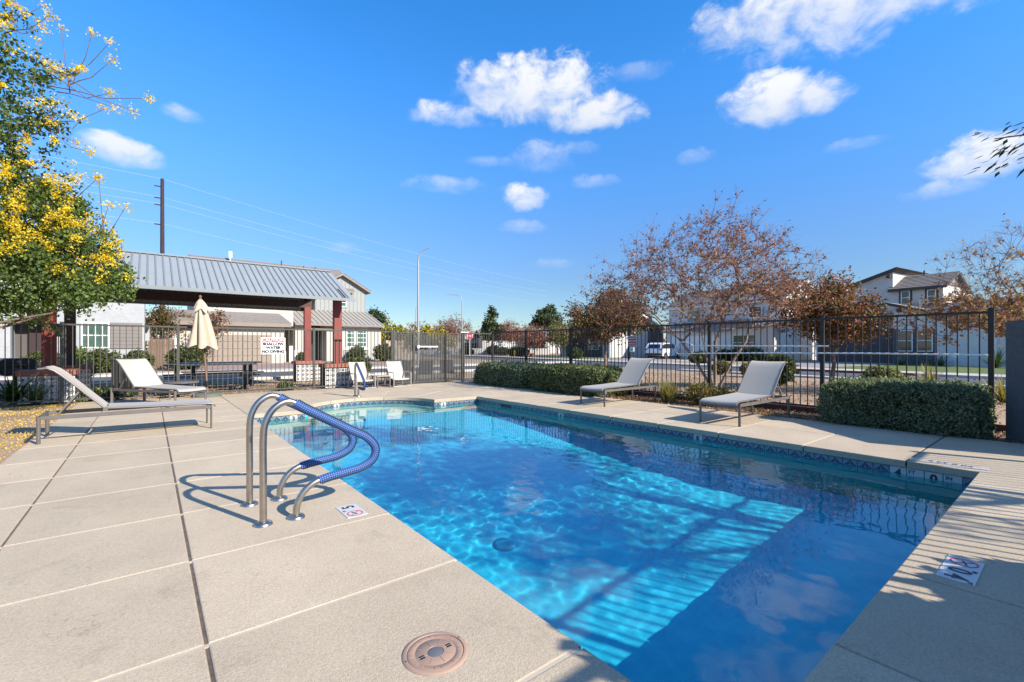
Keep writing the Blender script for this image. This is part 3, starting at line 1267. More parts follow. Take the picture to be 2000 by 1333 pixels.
# skimmer throat in the right wall
obj("skimmer_throat", MB().box(sx1 - .016, sx1 + .05, 8.35, 8.75, TZ - .075, TZ + .05), M["water_dark"], pool)


def deck_marker(name, label, x, y, rz, w, d, parts):
    """printed tile set on the deck; local +y is the reading 'up'"""
    t = thing(name, label, "depth marker", (x, y, .001), rz)
    obj("tile", MB().box(-w / 2, w / 2, -d / 2, d / 2, -.002, .003), M["marker_tile"], t, world_xyz=False)
    for (s, size, px, py, col) in parts:
        c = text_obj(s, size, M[col], "lettering", .0004, t, bold=size * .02)
        c.location = (px, py, .0045)
    return t


def no_diving(t, x, y, r):
    mb = MB()
    n = 32
    for k in range(n):
        a, b = 2 * math.pi * k / n, 2 * math.pi * (k + 1) / n
        mb.poly([(x + r * math.cos(a), y + r * math.sin(a), .0045), (x + r * math.cos(b), y + r * math.sin(b), .0045),
                 (x + r * .84 * math.cos(b), y + r * .84 * math.sin(b), .0045), (x + r * .84 * math.cos(a), y + r * .84 * math.sin(a), .0045)])
    d = r * .66
    w = r * .1
    mb.poly([(x - d - w, y + d, .0046), (x - d, y + d + w, .0046), (x + d + w, y - d, .0046), (x + d, y - d - w, .0046)])
    obj("prohibition_ring", mb, M["sign_red"], t, world_xyz=False)
    dv = MB()
    dv.poly([(x - r * .55, y - r * .1, .0050), (x - r * .45, y - r * .22, .0050), (x + r * .45, y + r * .12, .0050), (x + r * .35, y + r * .26, .0050)])
    dv.poly([(x + r * .42, y + r * .30, .0050), (x + r * .62, y + r * .30, .0050), (x + r * .62, y + r * .12, .0050), (x + r * .42, y + r * .12, .0050)])
    obj("diver_symbol", dv, M["print_black"], t, world_xyz=False)


# '5' marker beside the hand rails, read from the pool: up points away from the water (-x)
t = deck_marker("depth_marker", "white tile printed 5 with a red ring, in the left deck beside the rails", 1.225, 3.535, R(90), .285, .155,
                [("5", .125, .085, -.005, "print_black"), ("FT", .03, .01, .05, "print_black")])
no_diving(t, -.075, .0, .058)
t = deck_marker("depth_marker", "white tile printed 4 FT 0 IN with a red ring, in the near deck", 3.62, .44, R(180), .40, .155,
                [("4", .135, .14, -.005, "print_black"), ("0", .135, .035, -.005, "print_black"), ("FT", .03, .185, .055, "print_black"), ("IN", .03, .0, .055, "print_black")])
no_diving(t, -.115, .0, .062)
t = deck_marker("depth_marker", "long white depth tile with small letters in the right deck near the corner", 6.78, .93, R(-90), .62, .12,
                [("4 FT 0 IN", .09, .02, 0, "print_black")])

# round skimmer lid
lid = thing("skimmer_plate", "round reddish tan skimmer cover plate in the deck at the bottom of the photo", "skimmer cover", (.93, 1.68, 0))
lid.scale = (.82, .82, 1)
obj("rim", MB().lathe([(.165, -.02), (.166, .002), (.160, .006), (.145, .006), (.143, .003), (.143, -.02)], 48), M["skimmer_ring"], lid, smooth=True, world_xyz=False)
obj("cover", MB().lathe([(.141, -.02), (.141, .003), (.138, .005), (.108, .005), (.106, .0035), (.10, .0035), (.098, .005), (.042, .005), (.040, .002)], 48),
    M["pool_cap"], lid, smooth=True, world_xyz=False)
for k in range(24):
    a = 2 * math.pi * k / 24
    r0, r1 = (.112, .134) if k % 3 else (.048, .096)
    obj("raised_line", MB().bar((r0 * math.cos(a), r0 * math.sin(a), .005), (r1 * math.cos(a), r1 * math.sin(a), .005), .0016, .003),
        M["skimmer_ring"], lid, world_xyz=False)
obj("centre_plate", MB().lathe([(.039, -.01), (.039, .004), (.03, .0065), (.001, .0068)], 20), M["lamp_head"], lid, smooth=True, world_xyz=False)
for s in (-1, 1):
    obj("finger_hole", MB().box(s * .075 - .014, s * .075 + .014, -.013, .013, .0, .0056), M["water_dark"], lid, world_xyz=False)
    obj("screw", MB().lathe([(.005, 0), (.005, .008), (.001, .009)], 8, (s * .152, .02, 0)), M["steel"], lid, world_xyz=False)

# water ---------------------------------------------------------------------


def build_water():
    step = .028
    xs = np.arange(sx0, sx1 + step * .5, (sx1 - sx0) / round((sx1 - sx0) / step))
    ys_ = np.arange(SYN, sy1 + step * .5, (sy1 - SYN) / round((sy1 - SYN) / step))
    yb = np.arange(ys_[-1], BY + br + step, step)[1:]
    allY = list(ys_) + list(yb)
    idx = {}
    v, f = [], []

    def hgt(x, y):
        dj = math.hypot(x - 4.6, y - 3.3)
        dk = math.hypot(x - 2.0, y - 4.3)
        amp = .34 + 1.25 * math.exp(-(dj / 1.6) ** 2) + 1.1 * math.exp(-(dk / 1.2) ** 2)
        amp *= (0.35 if y > 7.5 else 1.0)
        a = noise.noise(Vector((x * 2.2, y * 2.2, 0))) * .0030
        b = noise.noise(Vector((x * 6.5 + 9, y * 6.0, 3))) * .0016
        c = noise.noise(Vector((x * 13, y * 11.5 + 4, 8))) * .0009
        return WZ + a * .6 + (b + c) * amp
    for j, y in enumerate(allY):
        for i, x in enumerate(xs):
            if y > sy1 + 1e-6:
                # within the bay's circle only
                if math.hypot(x - BX, y - BY) > br + step * 1.2:
                    continue
            idx[(i, j)] = len(v)
            v.append((float(x), float(y), hgt(x, y)))
    for j in range(len(allY) - 1):
        for i in range(len(xs) - 1):
            q = [(i, j), (i + 1, j), (i + 1, j + 1), (i, j + 1)]
            if all(k in idx for k in q):
                f.append(tuple(idx[k] for k in q))
    me = bpy.data.meshes.new("water")
    me.from_pydata(v, [], f)
    me.materials.append(M["water"])
    me.shade_smooth()
    o = link("water", me)
    tag(o, kind="structure")
    o.cycles.is_caustics_caster = True
    return o


build_water()

# ------------------------------------------------------------------ hand rails


def bezier_path(ctrl, n=10):
    """Catmull-Rom through points"""
    P = [Vector(p) for p in ctrl]
    P = [P[0] * 2 - P[1]] + P + [P[-1] * 2 - P[-2]]
    out = []
    for i in range(1, len(P) - 2):
        for k in range(n):
            t = k / n
            a, b, c, d = P[i - 1], P[i], P[i + 1], P[i + 2]
            out.append(.5 * ((2 * b) + (c - a) * t + (2 * a - 5 * b + 4 * c - d) * t * t + (3 * b - a - 3 * c + d) * t ** 3))
    out.append(P[-2])
    return out


def uv_tube(name, pts, r, mat_, parent, n=14, cell=.0165):
    """tube with uv in cells of woven check"""
    mb = MB().tube(pts, r, n, cap=True)
    me = mesh_of(name, mb, mat_, smooth=True)
    uv = me.uv_layers.new(name="UVMap")
    L_ = [0.0]
    for i in range(1, len(pts)):
        L_.append(L_[-1] + (pts[i] - pts[i - 1]).length)
    around = round(2 * math.pi * r / cell)
    for p in me.polygons:
        ks = [me.loops[li].vertex_index % n for li in p.loop_indices]
        wrap = (0 in ks and n - 1 in ks)
        for li in p.loop_indices:
            vi = me.loops[li].vertex_index
            k = vi % n
            row = min(vi // n, len(pts) - 1)
            kk = k + (n if wrap and k == 0 else 0)
            uv.data[li].uv = (L_[row] / cell, kk / n * around)
    return link(name, me, parent)


def build_rail(name, label, loc, rz, prof, cover_rng, flange_idx, group):
    """prof: (x,z) control points from tall post base over to short post base"""
    t = thing(name, label, "pool handrail", loc, rz, group)
    pts = bezier_path([(x, 0, z) for x, z in prof], 9)
    obj("rail_tube", MB().tube(pts, .0242, 16), M["steel"], t, smooth=True, world_xyz=False)
    i0, i1 = cover_rng
    i1 = min(i1, len(pts) - 2)
    uv_tube("grip_cover", pts[i0:i1], .0305, M["grip"], t)
    # zip strip along the inside of the cover
    zp = MB()
    zpts = []
    for i in range(i0 + 1, i1 - 1):
        d = (pts[i + 1] - pts[i - 1]).normalized()
        nrm = Vector((-d.z, 0, d.x))
        zpts.append(pts[i] - nrm * -.0315)
    obj("zip_strip", zp.tube(zpts, .008, 6, flat=1.0), M["black_plastic"], t, smooth=True, world_xyz=False)
    for x, z in (prof[0], prof[-1]):
        obj("base_flange", MB().lathe([(.024, .026), (.028, .024), (.052, .020), (.060, .012), (.062, 0)], 28, (x, 0, z)), M["steel"], t, smooth=True, world_xyz=False)
    return t


prof = [(0, 0), (0, .30), (0, .62), (.018, .74), (.075, .83), (.17, .868), (.29, .80), (.46, .70), (.63, .60), (.745, .535), (.812, .46), (.822, .395), (.785, .335),
        (.69, .295), (.56, .277), (.44, .263), (.34, .235), (.265, .175), (.225, .09), (.218, 0)]
RG = "blue covered handrails standing at the pool edge"
build_rail("pool_handrail", "nearer of the two steel handrails with blue checked covers beside the left pool edge", (.635, 3.65, 0), 0, prof, (48, 141), None, RG)
build_rail("pool_handrail", "farther of the two steel handrails with blue checked covers beside the left pool edge", (.630, 4.18, 0), 0, prof, (48, 141), None, RG)
prof2 = [(0, 0), (0, .35), (0, .70), (.012, .80), (.06, .84), (.14, .76), (.30, .56), (.40, .42), (.44, .30), (.41, .21), (.30, .21), (.19, .22), (.155, .14), (.15, 0)]
build_rail("pool_handrail", "single handrail with a plain blue cover at the rounded far bay of the pool", (4.15, 11.72, 0), R(-78), prof2, (36, 98), None, None)

# ------------------------------------------------------------------ loungers


def make_lounger(label, loc, rz, leg_w=.05):
    t = thing("sun_lounger", label, "sun lounger", loc, rz, "sling sun loungers around the pool")
    Wd, Lh = .66, .945
    fm, sm = M["taupe_metal"], M["sling"]
    for s in (-1, 1):
        obj("side_rail", MB().bar((-Lh, s * Wd / 2, .335), (Lh, s * Wd / 2, .335), .03, .05), fm, t, bevel=.004, world_xyz=False)
    obj("cross_rail", MB().bar((-Lh, -Wd / 2, .335), (-Lh, Wd / 2, .335), .03, .05), fm, t, bevel=.004, world_xyz=False)
    obj("cross_rail", MB().bar((Lh, -Wd / 2, .325), (Lh, Wd / 2, .325), .03, .07), fm, t, bevel=.004, world_xyz=False)
    for sx in (-1, 1):
        for s in (-1, 1):
            w = leg_w if sx < 0 else .045
            obj("leg", MB().tube([(sx * Lh, s * Wd / 2, 0), (sx * Lh, s * Wd / 2, .36)], w / 2, 12, flat=.6), fm, t, smooth=True, world_xyz=False)
    # seat sling: gently sagging, curls over the foot end
    hx = -.28
    def strip(path, name, th=.006, w=.60, m=sm):
        mb = MB()
        n = len(path)
        for (sg, side) in ((1, 0), (-1, 1)):
            pass
        rows = []
        for i, (x, z) in enumerate(path):
            row = []
            for k in range(7):
                y = -w / 2 + w * k / 6
                sag = .012 * (1 - (2 * k / 6 - 1) ** 2)
                row.append((x, y, z - sag))
            rows.append(row)
        b = len(mb.v)
        for r_ in rows:
            mb.v += r_
        for r_ in rows:
            mb.v += [(x, y, z - th) for x, y, z in r_]
        for i in range(n - 1):
            for k in range(6):
                q = (i * 7 + k, i * 7 + k + 1, (i + 1) * 7 + k + 1, (i + 1) * 7 + k)
                mb.f.append(q)
                mb.f.append(tuple(n * 7 + a for a in q)[::-1])
                mb.m += [0, 0]
        o = obj(name, mb, m, t, smooth=True, world_xyz=False)
        return o
    seat = [(hx, .425), (.0, .415), (.35, .405), (.7, .40), (.88, .40), (.95, .392), (.99, .37), (1.0, .345)]
    strip(seat, "seat_sling")
    for s in (-1, 1):
        obj("sling_rail", MB().tube([(x, s * .305, z - .012) for x, z in seat], .012, 8), fm, t, smooth=True, world_xyz=False)
        for xx in (.62, .25, -.1):
            obj("bolt", MB().tube([(xx, s * (Wd / 2 + .005), .345), (xx, s * (Wd / 2 + .022), .345)], .008, 8), M["steel"], t, world_xyz=False)
    bk = [(hx - .02, .425), (hx - .15, .565), (hx - .32, .755), (hx - .46, .905), (hx - .53, .97), (hx - .60, 1.005), (hx - .67, .995)]
    strip(bk, "back_sling", m=M["sling_back"])
    for s in (-1, 1):
        obj("back_rail", MB().tube([(x + .006, s * .305, z - .016) for x, z in bk], .0125, 8), fm, t, smooth=True, world_xyz=False)
        obj("support_strut", MB().bar((hx - .27, s * .27, .68), (hx - .50, s * .29, .35), .012, .022), fm, t, world_xyz=False)
        obj("hinge", MB().tube([(hx - .01, s * .30, .40), (hx - .01, s * .335, .40)], .028, 12), fm, t, smooth=True, world_xyz=False)
    obj("head_bar", MB().tube([(bk[-1][0], -.305, bk[-1][1] - .012), (bk[-1][0], .305, bk[-1][1] - .012)], .0125, 8), fm, t, smooth=True, world_xyz=False)
    return t


make_lounger("front left lounger seen from its side, on the deck beside the petal covered bed", (-.19, 8.83, 0), 0, .072)
make_lounger("lounger with pale backrest beside the folded umbrella, behind the side-on lounger", (.16, 12.62, 0), R(-56), .06)
make_lounger("lounger with grey backrest standing between the olive hedge and the ornamental grass", (8.48, 6.68, 0), R(181))
make_lounger("lounger in front of the long horizontal net poles, nearest the clipped green hedge", (8.29, 3.74, 0), R(179.5))

# ------------------------------------------------------------------ low chairs and side tables


def make_chair(label, loc, rz, sling, frame, grp):
    t = thing("low_sling_chair", label, "chair", loc, rz, grp)
    # local: faces -y
    for s in (-1, 1):
        x = s * .29
        obj("frame_side", MB().tube([(x, .32, .03), (x, -.33, .02), (x, -.345, .06), (x, -.335, .44), (x, -.30, .455), (x, .10, .46)], .017, 8), frame, t, smooth=True, world_xyz=False)
        obj("back_post", MB().tube([(x * .88, -.25, .26), (x * .88, .05, .25), (x * .88, .22, .55), (x * .86, .34, .80)], .014, 8), frame, t, smooth=True, world_xyz=False)
        obj("rear_leg", MB().tube([(x, .32, .03), (x, .12, .44)], .014, 8), frame, t, smooth=True, world_xyz=False)
    obj("foot_bar", MB().tube([(-.29, -.335, .022), (.29, -.335, .022)], .015, 8), frame, t, smooth=True, world_xyz=False)
    obj("front_bar", MB().tube([(-.29, -.25, .255), (.29, -.25, .255)], .014, 8), frame, t, smooth=True, world_xyz=False)
    path = [(-.30, .235), (-.27, .268), (-.10, .262), (.03, .262), (.08, .285), (.16, .44), (.25, .62), (.33, .775), (.36, .80)]
    mb = MB()
    for th in (0, -.008):
        for (y, z) in path:
            for k in range(5):
                mb.v.append((-.255 + .51 * k / 4, y + (-th), z + th - .01 * (1 - (k / 2 - 1) ** 2)))
    n = len(path)
    for L_ in range(2):
        for i in range(n - 1):
            for k in range(4):
                b = L_ * n * 5
                mb.f.append((b + i * 5 + k, b + i * 5 + k + 1, b + (i + 1) * 5 + k + 1, b + (i + 1) * 5 + k))
                mb.m.append(0)
    obj("sling", mb, sling, t, smooth=True, world_xyz=False)
    return t


pale_frame = mat("pale_taupe_frame", (.36, .34, .32), .4)
make_chair("pale sling chair directly behind the far bay handrail, left of the small side table", (5.08, 13.82, 0), R(4), M["sling_back"], pale_frame, "pale low chairs along the far fence")
make_chair("pale sling chair between the small side table and the mesh gate", (6.28, 13.82, 0), R(0), M["sling_back"], pale_frame, "pale low chairs along the far fence")
for i, (x, y, a, l) in enumerate(((7.15, 15.6, 200, "dark chair outside the fence just left of the gate leaf, seen through mesh"),
                                  (8.25, 15.7, 160, "dark chair outside the fence in the middle of the gate, seen through mesh"),
                                  (9.35, 15.9, 140, "dark chair outside the fence beside the gate's right post, seen through mesh"))):
    make_chair(l, (x, y, -.03), R(a), M["dark_sling"], M["black_metal"], "dark chairs outside the gate")


def side_table(name, label, loc, w, h, rz=0, round_=False):
    t = thing(name, label, "side table", loc, rz)
    if round_:
        obj("table_top", MB().lathe([(.001, h), (w / 2 - .01, h), (w / 2, h - .008), (w / 2, h - .03), (w / 2 - .02, h - .035), (.001, h - .035)], 36), M["taupe_metal"], t, smooth=True, world_xyz=False)
    else:
        obj("table_top", MB().box(-w / 2, w / 2, -w / 2, w / 2, h - .03, h), pale_frame, t, bevel=.006, world_xyz=False)
    k = w / 2 - .03 if not round_ else w * .32
    for a in (-1, 1):
        for b in (-1, 1):
            obj("leg", MB().box(a * k - .015, a * k + .015, b * k - .015, b * k + .015, 0, h - .035), M["taupe_metal"], t, world_xyz=False)
    return t


side_table("side_table", "small square side table between the two pale sling chairs", (5.68, 13.72, 0), .46, .38)
side_table("side_table", "low round grey table between the pale lounger and the folded umbrella", (.62, 13.95, 0), .74, .41, 0, True)

# ------------------------------------------------------------------ umbrella
u = thing("patio_umbrella", "closed beige patio umbrella leaning slightly, beside the far left lounger", "umbrella", (1.15, 14.02, 0))
top = Vector((-.14, .02, 2.52))
bot = Vector((.02, 0, .05))
ax = (top - bot)
obj("base_slab", MB().lathe([(.001, .09), (.26, .085), (.31, .06), (.325, .02), (.32, 0)], 40), M["umb_base"], u, smooth=True, world_xyz=False)
obj("pole", MB().tube([bot, bot + ax * .93], .022, 12), M["wood_pole2"], u, smooth=True, world_xyz=False)
obj("crank", MB().tube([bot + ax * .44 + Vector((.02, -.03, 0)), bot + ax * .47 + Vector((.03, -.05, 0))], .03, 10), M["black_plastic"], u, smooth=True, world_xyz=False)
obj("pole_collar", MB().tube([bot + ax * .08, bot + ax * .14], .03, 12), M["black_plastic"], u, smooth=True, world_xyz=False)


def canopy(prof, folds, depth, seed):
    mb = MB()
    n = 64
    rg = random.Random(seed)
    ph = rg.random() * 6
    for (r_, k) in prof:
        c = bot + ax * k
        for i in range(n):
            a = 2 * math.pi * i / n
            rr = r_ * (1 - depth * (0.5 + .5 * math.cos(a * folds + ph)) ** 2 + .05 * math.sin(3 * a + k * 9))
            zz = 0
            if (r_, k) == prof[-1]:
                zz = .05 * math.cos(a * folds + ph) - .03 * math.cos(a)
            mb.v.append((c.x + rr * math.cos(a), c.y + rr * math.sin(a) * .85, c.z + zz))
    for j in range(len(prof) - 1):
        for i in range(n):
            a = j * n + i
            b = j * n + (i + 1) % n
            mb.f.append((a, b, b + n, a + n))
            mb.m.append(0)
    return mb


obj("canopy", canopy([(.04, .955), (.10, .90), (.15, .83), (.20, .74), (.255, .64), (.31, .54), (.345, .49)], 6, .42, 3), M["canvas"], u, smooth=True, world_xyz=False)
obj("wind_vent", canopy([(.03, .985), (.09, .955), (.16, .90), (.21, .865)], 6, .30, 5), M["canvas"], u, smooth=True, world_xyz=False)
obj("finial", MB().lathe([(.001, .11), (.02, .10), (.035, .07), (.022, .035), (.03, .02), (.03, 0)], 14, tuple(bot + ax * .985)), M["wood_pole2"], u, smooth=True, world_xyz=False)

# ------------------------------------------------------------------ fences


def fence_x(name, label, y, x0, x1, H, posts, pick, m, gap=.07, group=None, z0=0.0, cap=False, skip=None):
    """fence running along X"""
    t = thing(name, label, "fence", ((x0 + x1) / 2, y, z0), 0, group)
    for px in posts:
        obj("post", MB().box(px - .032, px + .032, y - .032, y + .032, z0 - .03, z0 + H + .045), m, t, bevel=.004)
        obj("post_cap", MB().box(px - .036, px + .036, y - .036, y + .036, z0 + H + .045, z0 + H + .06), m, t)
    ends = [x0] + [p for p in posts if x0 < p < x1] + [x1]
    for z in (z0 + H, z0 + gap):
        obj("rail", MB().box(x0, x1, y - .019, y + .019, z - .019, z + .019), m, t)
    pm = mesh_of("picket", MB().box(-.008, .008, -.008, .008, z0 + gap - .02, z0 + H - .01), m)
    o0 = t.location
    x = x0 + pick
    while x < x1 - .03:
        if all(abs(x - p) > .05 for p in posts):
            link("picket", pm, t, (x - o0.x, y - o0.y, -o0.z))
        x += pick
    return t


def fence_y(name, label, x, y0, y1, H, posts, pick, m, gap=.07):
    t = thing(name, label, "fence", (x, (y0 + y1) / 2, 0))
    for py in posts:
        obj("post", MB().box(x - .034, x + .034, py - .034, py + .034, -.04, H + .05), m, t, bevel=.004)
        obj("post_cap", MB().box(x - .038, x + .038, py - .038, py + .038, H + .05, H + .065), m, t)
    for z in (H, gap):
        obj("rail", MB().box(x - .019, x + .019, y0, y1, z - .019, z + .019), m, t)
    pm = mesh_of("picket", MB().box(-.0085, .0085, -.0085, .0085, gap - .02, H - .01), m)
    y = y0 + pick
    while y < y1 - .03:
        if all(abs(y - p) > .05 for p in posts):
            link("picket", pm, t, (0, y - t.location.y, 0))
        y += pick
    return t


FY = 14.4
fence_x("picket_fence", "long iron picket fence behind the left loungers, carrying the caution sign", FY, -5.8, 6.33, 1.78, [-5.75, -3.67, -1.55, .57, 3.86, 6.33], .1165, M["olive_metal"])
fence_x("picket_fence", "short low section of iron picket fence between the mesh gate and the right hand fence", FY, 9.16, 10.42, 1.78, [9.16], .115, M["olive_metal"])
fence_y("picket_fence", "tall iron picket fence running down the right side behind the hedges", 10.5, .93, 14.42, 1.825, [.93, 3.26, 5.6, 7.93, 10.2, 12.4, 14.42], .1295, M["black_metal"])
fence_x("picket_fence", "iron picket fence casting striped shadows over the near deck", -1.6, -3.2, 8.35, 1.86, [-3.2, -.8, 1.6, 4.0, 6.3, 8.3], .118, M["black_metal"])

gate = thing("metal_gate", "iron gate with dark mesh screens and a pale push bar in the far fence", "gate", (7.75, FY, 0))
gm = M["olive_metal"]
for px in (6.40, 7.12, 8.38, 9.08):
    obj("post", MB().box(px - .03, px + .03, FY - .03, FY + .03, -.03, 1.84), M["black_metal"] if px in (8.38,) else gm, gate, bevel=.004)
for (a, b) in ((6.43, 7.09), (7.15, 8.35), (8.41, 9.05)):
    obj("mesh_screen", MB().box(a, b, FY + .012, FY + .015, .06, 1.72), M["mesh"], gate)
    for z in (1.76, .06):
        obj("rail", MB().box(a, b, FY - .02, FY + .02, z - .02, z + .02), gm, gate)
    x = a + .11
    while x < b - .04:
        obj("picket", MB().box(x - .008, x + .008, FY - .008, FY + .008, .07, 1.75), gm, gate)
        x += .115
obj("push_bar", MB().box(7.28, 8.02, FY - .10, FY - .05, 1.255, 1.30), M["white_plastic"], gate, bevel=.006)
obj("push_bar_end", MB().box(7.22, 7.29, FY - .11, FY - .02, 1.22, 1.33), M["white_plastic"], gate, bevel=.006)
obj("closer_arm", MB().box(9.0, 9.35, FY - .06, FY - .04, 1.80, 1.83), M["white_plastic"], gate)

# caution sign
cs = thing("caution_sign", "white sign reading CAUTION SHALLOW WATER NO DIVING wired to the fence", "sign", (2.755, FY - .03, 1.30))
sw, sh = .625, .465
obj("sign_board", MB().box(-sw / 2, sw / 2, -.003, .003, -sh / 2, sh / 2), M["sign_white"], cs, world_xyz=False)
obj("red_band", MB().box(-sw / 2 + .02, sw / 2 - .02, -.0045, -.003, .105, .215), M["sign_red"], cs, world_xyz=False)
for (s, z, size, m_, sx_) in (("CAUTION", .160, .115, "sign_white", 1.12), ("SHALLOW", .048, .105, "print_black", 1.08), ("WATER", -.055, .105, "print_black", 1.05), ("NO DIVING", -.165, .105, "print_black", 1.05)):
    c = text_obj(s, size, M[m_], "lettering", .0006, cs, bold=.0015 if s == "CAUTION" else .0075, sx=sx_)
    c.location = (0, -.0055, z)
    c.rotation_euler = (R(90), 0, 0)

# red emergency sign on the right fence
es = thing("shutoff_sign", "small red sign with white lettering on the right fence above a white switch box", "sign", (10.46, 7.80, 1.30), R(-90))
obj("sign_board", MB().box(-.15, .15, -.004, .004, -.01, .27), M["sign_white"], es, world_xyz=False)
obj("red_panel", MB().box(-.138, .138, -.006, -.004, .002, .258), M["sign_brick"], es, world_xyz=False)
for s, z in (("EMERGENCY", .205), ("SHUT-OFF", .13), ("SWITCH", .055)):
    c = text_obj(s, .06 if s != "EMERGENCY" else .046, M["sign_white"], "lettering", .0006, es, bold=.0015)
    c.location = (0, -.0075, z)
    c.rotation_euler = (R(90), 0, 0)
sb = thing("switch_box", "small white switch box below the red sign on the right fence", "switch", (10.45, 7.78, 1.20), R(-90))
obj("box", MB().box(-.07, .07, -.05, 0, -.07, .06), M["white_plastic"], sb, bevel=.005, world_xyz=False)
obj("switch_knob", MB().tube([(0, -.05, 0), (0, -.065, 0)], .014, 10), M["print_black"], sb, world_xyz=False)

# rescue hook pole and net pole hung along the right fence
rp = thing("skimmer_net", "leaf net with round hoop on a long white pole hung on the right fence", "pool net", (10.44, 4.6, 1.18))
hoop = [(10.43, 6.22 + .22 * math.cos(a) * 1.15, 1.225 + .17 * math.sin(a)) for a in [2 * math.pi * k / 28 for k in range(29)]]
obj("hoop", MB().tube(hoop, .011, 8, cap=False), M["white_plastic"], rp, smooth=True)
nm = MB()
for k in range(-5, 6):
    yy_ = 6.22 + k * .045
    hh = .165 * math.sqrt(max(0, 1 - ((yy_ - 6.22) / .25) ** 2))
    nm.tube([(10.43, yy_, 1.225 - hh), (10.36, yy_, 1.21), (10.43, yy_, 1.225 + hh)], .0022, 4)
for k in range(-4, 5):
    zz_ = 1.225 + k * .036
    hh = .25 * math.sqrt(max(0, 1 - ((zz_ - 1.225) / .17) ** 2))
    nm.tube([(10.43, 6.22 - hh, zz_), (10.36, 6.22, zz_), (10.43, 6.22 + hh, zz_)], .0022, 4)
obj("net", nm, M["canvas"], rp)
obj("pole", MB().tube([(10.435, 5.98, 1.30), (10.435, 4.5, 1.29), (10.435, 3.12, 1.285)], .0145, 10), M["white_plastic"], rp, smooth=True)
obj("handle_grip", MB().tube([(10.435, 3.12, 1.285), (10.435, 2.82, 1.283)], .018, 10), M["black_plastic"], rp, smooth=True)
hp = thing("rescue_pole", "lowest and longest white pole hung along the right fence up to its end post", "rescue pole", (10.44, 3.6, 1.16))
obj("pole", MB().tube([(10.44, 6.35, 1.10), (10.44, 4.5, 1.135), (10.44, 2.6, 1.15), (10.44, .96, 1.14)], .0155, 10), M["white_plastic"], hp, smooth=True)
for y_ in (3.28, 5.62):
    obj("pole_hook", MB().tube([(10.46, y_ + .07, 1.36), (10.42, y_ + .07, 1.34), (10.41, y_ + .07, 1.10), (10.44, y_ + .07, 1.08)], .006, 6), M["white_plastic"], hp)

# grey screen wall at the right
sw_ = thing("screen_wall", "dark grey stucco screen wall at the right edge of the photo", "wall", (8.9, .2, 0))
p0, p1 = Vector((8.44, -.50)), Vector((9.40, .70))
d_ = (p1 - p0).normalized()
n_ = Vector((d_.y, -d_.x)) * .22
p0 = p1 - d_ * 1.75
q = [p0, p1, p1 + n_, p0 + n_]
obj("wall_panel", MB().prism([(a.x, a.y) for a in q], "z", -.05, 1.63), M["grey_wall"], sw_, bevel=.012)

# mow edging along the right bed
ed = thing("garden_edging", "low red brown edging strip in front of the right fence", "edging", (10.15, 7, 0))
for k in range(9):
    y0 = .3 + k * 1.55
    obj("edging_board", MB().box(10.13, 10.18, y0 + .004, y0 + 1.546, -.05, .085), M["brown_steel"] if k % 2 else mat("edging_paint_%d" % k, (.07 + .01 * (k % 3), .03, .025), .8), ed, bevel=.006)

bedm = MB()
bedm.poly([(8.93, -.5, -.028), (10.13, -.5, -.028), (10.13, 14.3, -.028), (8.93, 14.3, -.028)])
tag(obj("planting_bed", bedm, M["bed"]), kind="structure")

# ------------------------------------------------------------------ ramada
rm = thing("ramada", "shade shelter with ribbed metal roof, red posts and tiled piers behind the far fence", "pavilion", (1.45, 16.7, 0))
RX0, RX1, RY0, RY1, RYM = -2.45, 5.02, 14.15, 19.25, 16.7
EZ, RZ_ = 2.75, 3.95
tan_ = (RZ_ - EZ) / (RYM - RY0)
for (ya, yb) in ((RY0, RYM), (RY1, RYM)):
    za, zb = EZ, RZ_
    mb = MB()
    mb.poly([(RX0, ya, za), (RX1, ya, za), (RX1, yb, zb), (RX0, yb, zb)])
    mb.poly([(RX0, ya, za - .02), (RX0, yb, zb - .02), (RX1, yb, zb - .02), (RX1, ya, za - .02)])
    mb.poly([(RX0, ya, za - .02), (RX1, ya, za - .02), (RX1, ya, za), (RX0, ya, za)])
    mb.poly([(RX1, ya, za - .02), (RX1, yb, zb - .02), (RX1, yb, zb), (RX1, ya, za)])
    mb.poly([(RX0, ya, za), (RX0, yb, zb), (RX0, yb, zb - .02), (RX0, ya, za - .02)])
    obj("roof_sheet", mb, M["galv"], rm)
    s = 1 if ya < yb else -1
    rb = mesh_of("roof_rib", MB().prism([(-.028, -.03), (-.014, .022), (.014, .022), (.028, -.03)], "y", 0, 1), M["galv_rib"])
    x = RX0 + .06
    Lr = math.hypot(yb - ya, zb - za)
    while x < RX1 - .02:
        o = link("roof_rib", rb, rm, (x - rm.location.x, ya - rm.location.y, za + .004))
        o.rotation_euler = (math.atan2(zb - za, abs(yb - ya)), 0, 0) if s > 0 else (math.atan2(zb - za, abs(yb - ya)), 0, math.pi)
        o.scale = (1, Lr, 1)
        x += .168
obj("ridge_cap", MB().prism([(RYM - .14, RZ_ - .03), (RYM, RZ_ + .035), (RYM + .14, RZ_ - .03)], "x", RX0, RX1), M["galv"], rm)
for y_ in (RY0 - .012, RY1 + .012):
    obj("eave_trim", MB().box(RX0, RX1, y_ - .012, y_ + .012, EZ - .07, EZ + .02), M["galv_rib"], rm)
PXs, PYs = (-1.82, 4.72), (14.95, 18.5)
for y_ in PYs:
    zt = EZ + (abs(y_ - (RY0 if y_ < RYM else RY1))) * tan_ - .07
    obj("beam", MB().box(RX0 + .2, RX1 - .15, y_ - .06, y_ + .06, zt - .27, zt), M["brown_steel"], rm, bevel=.005)
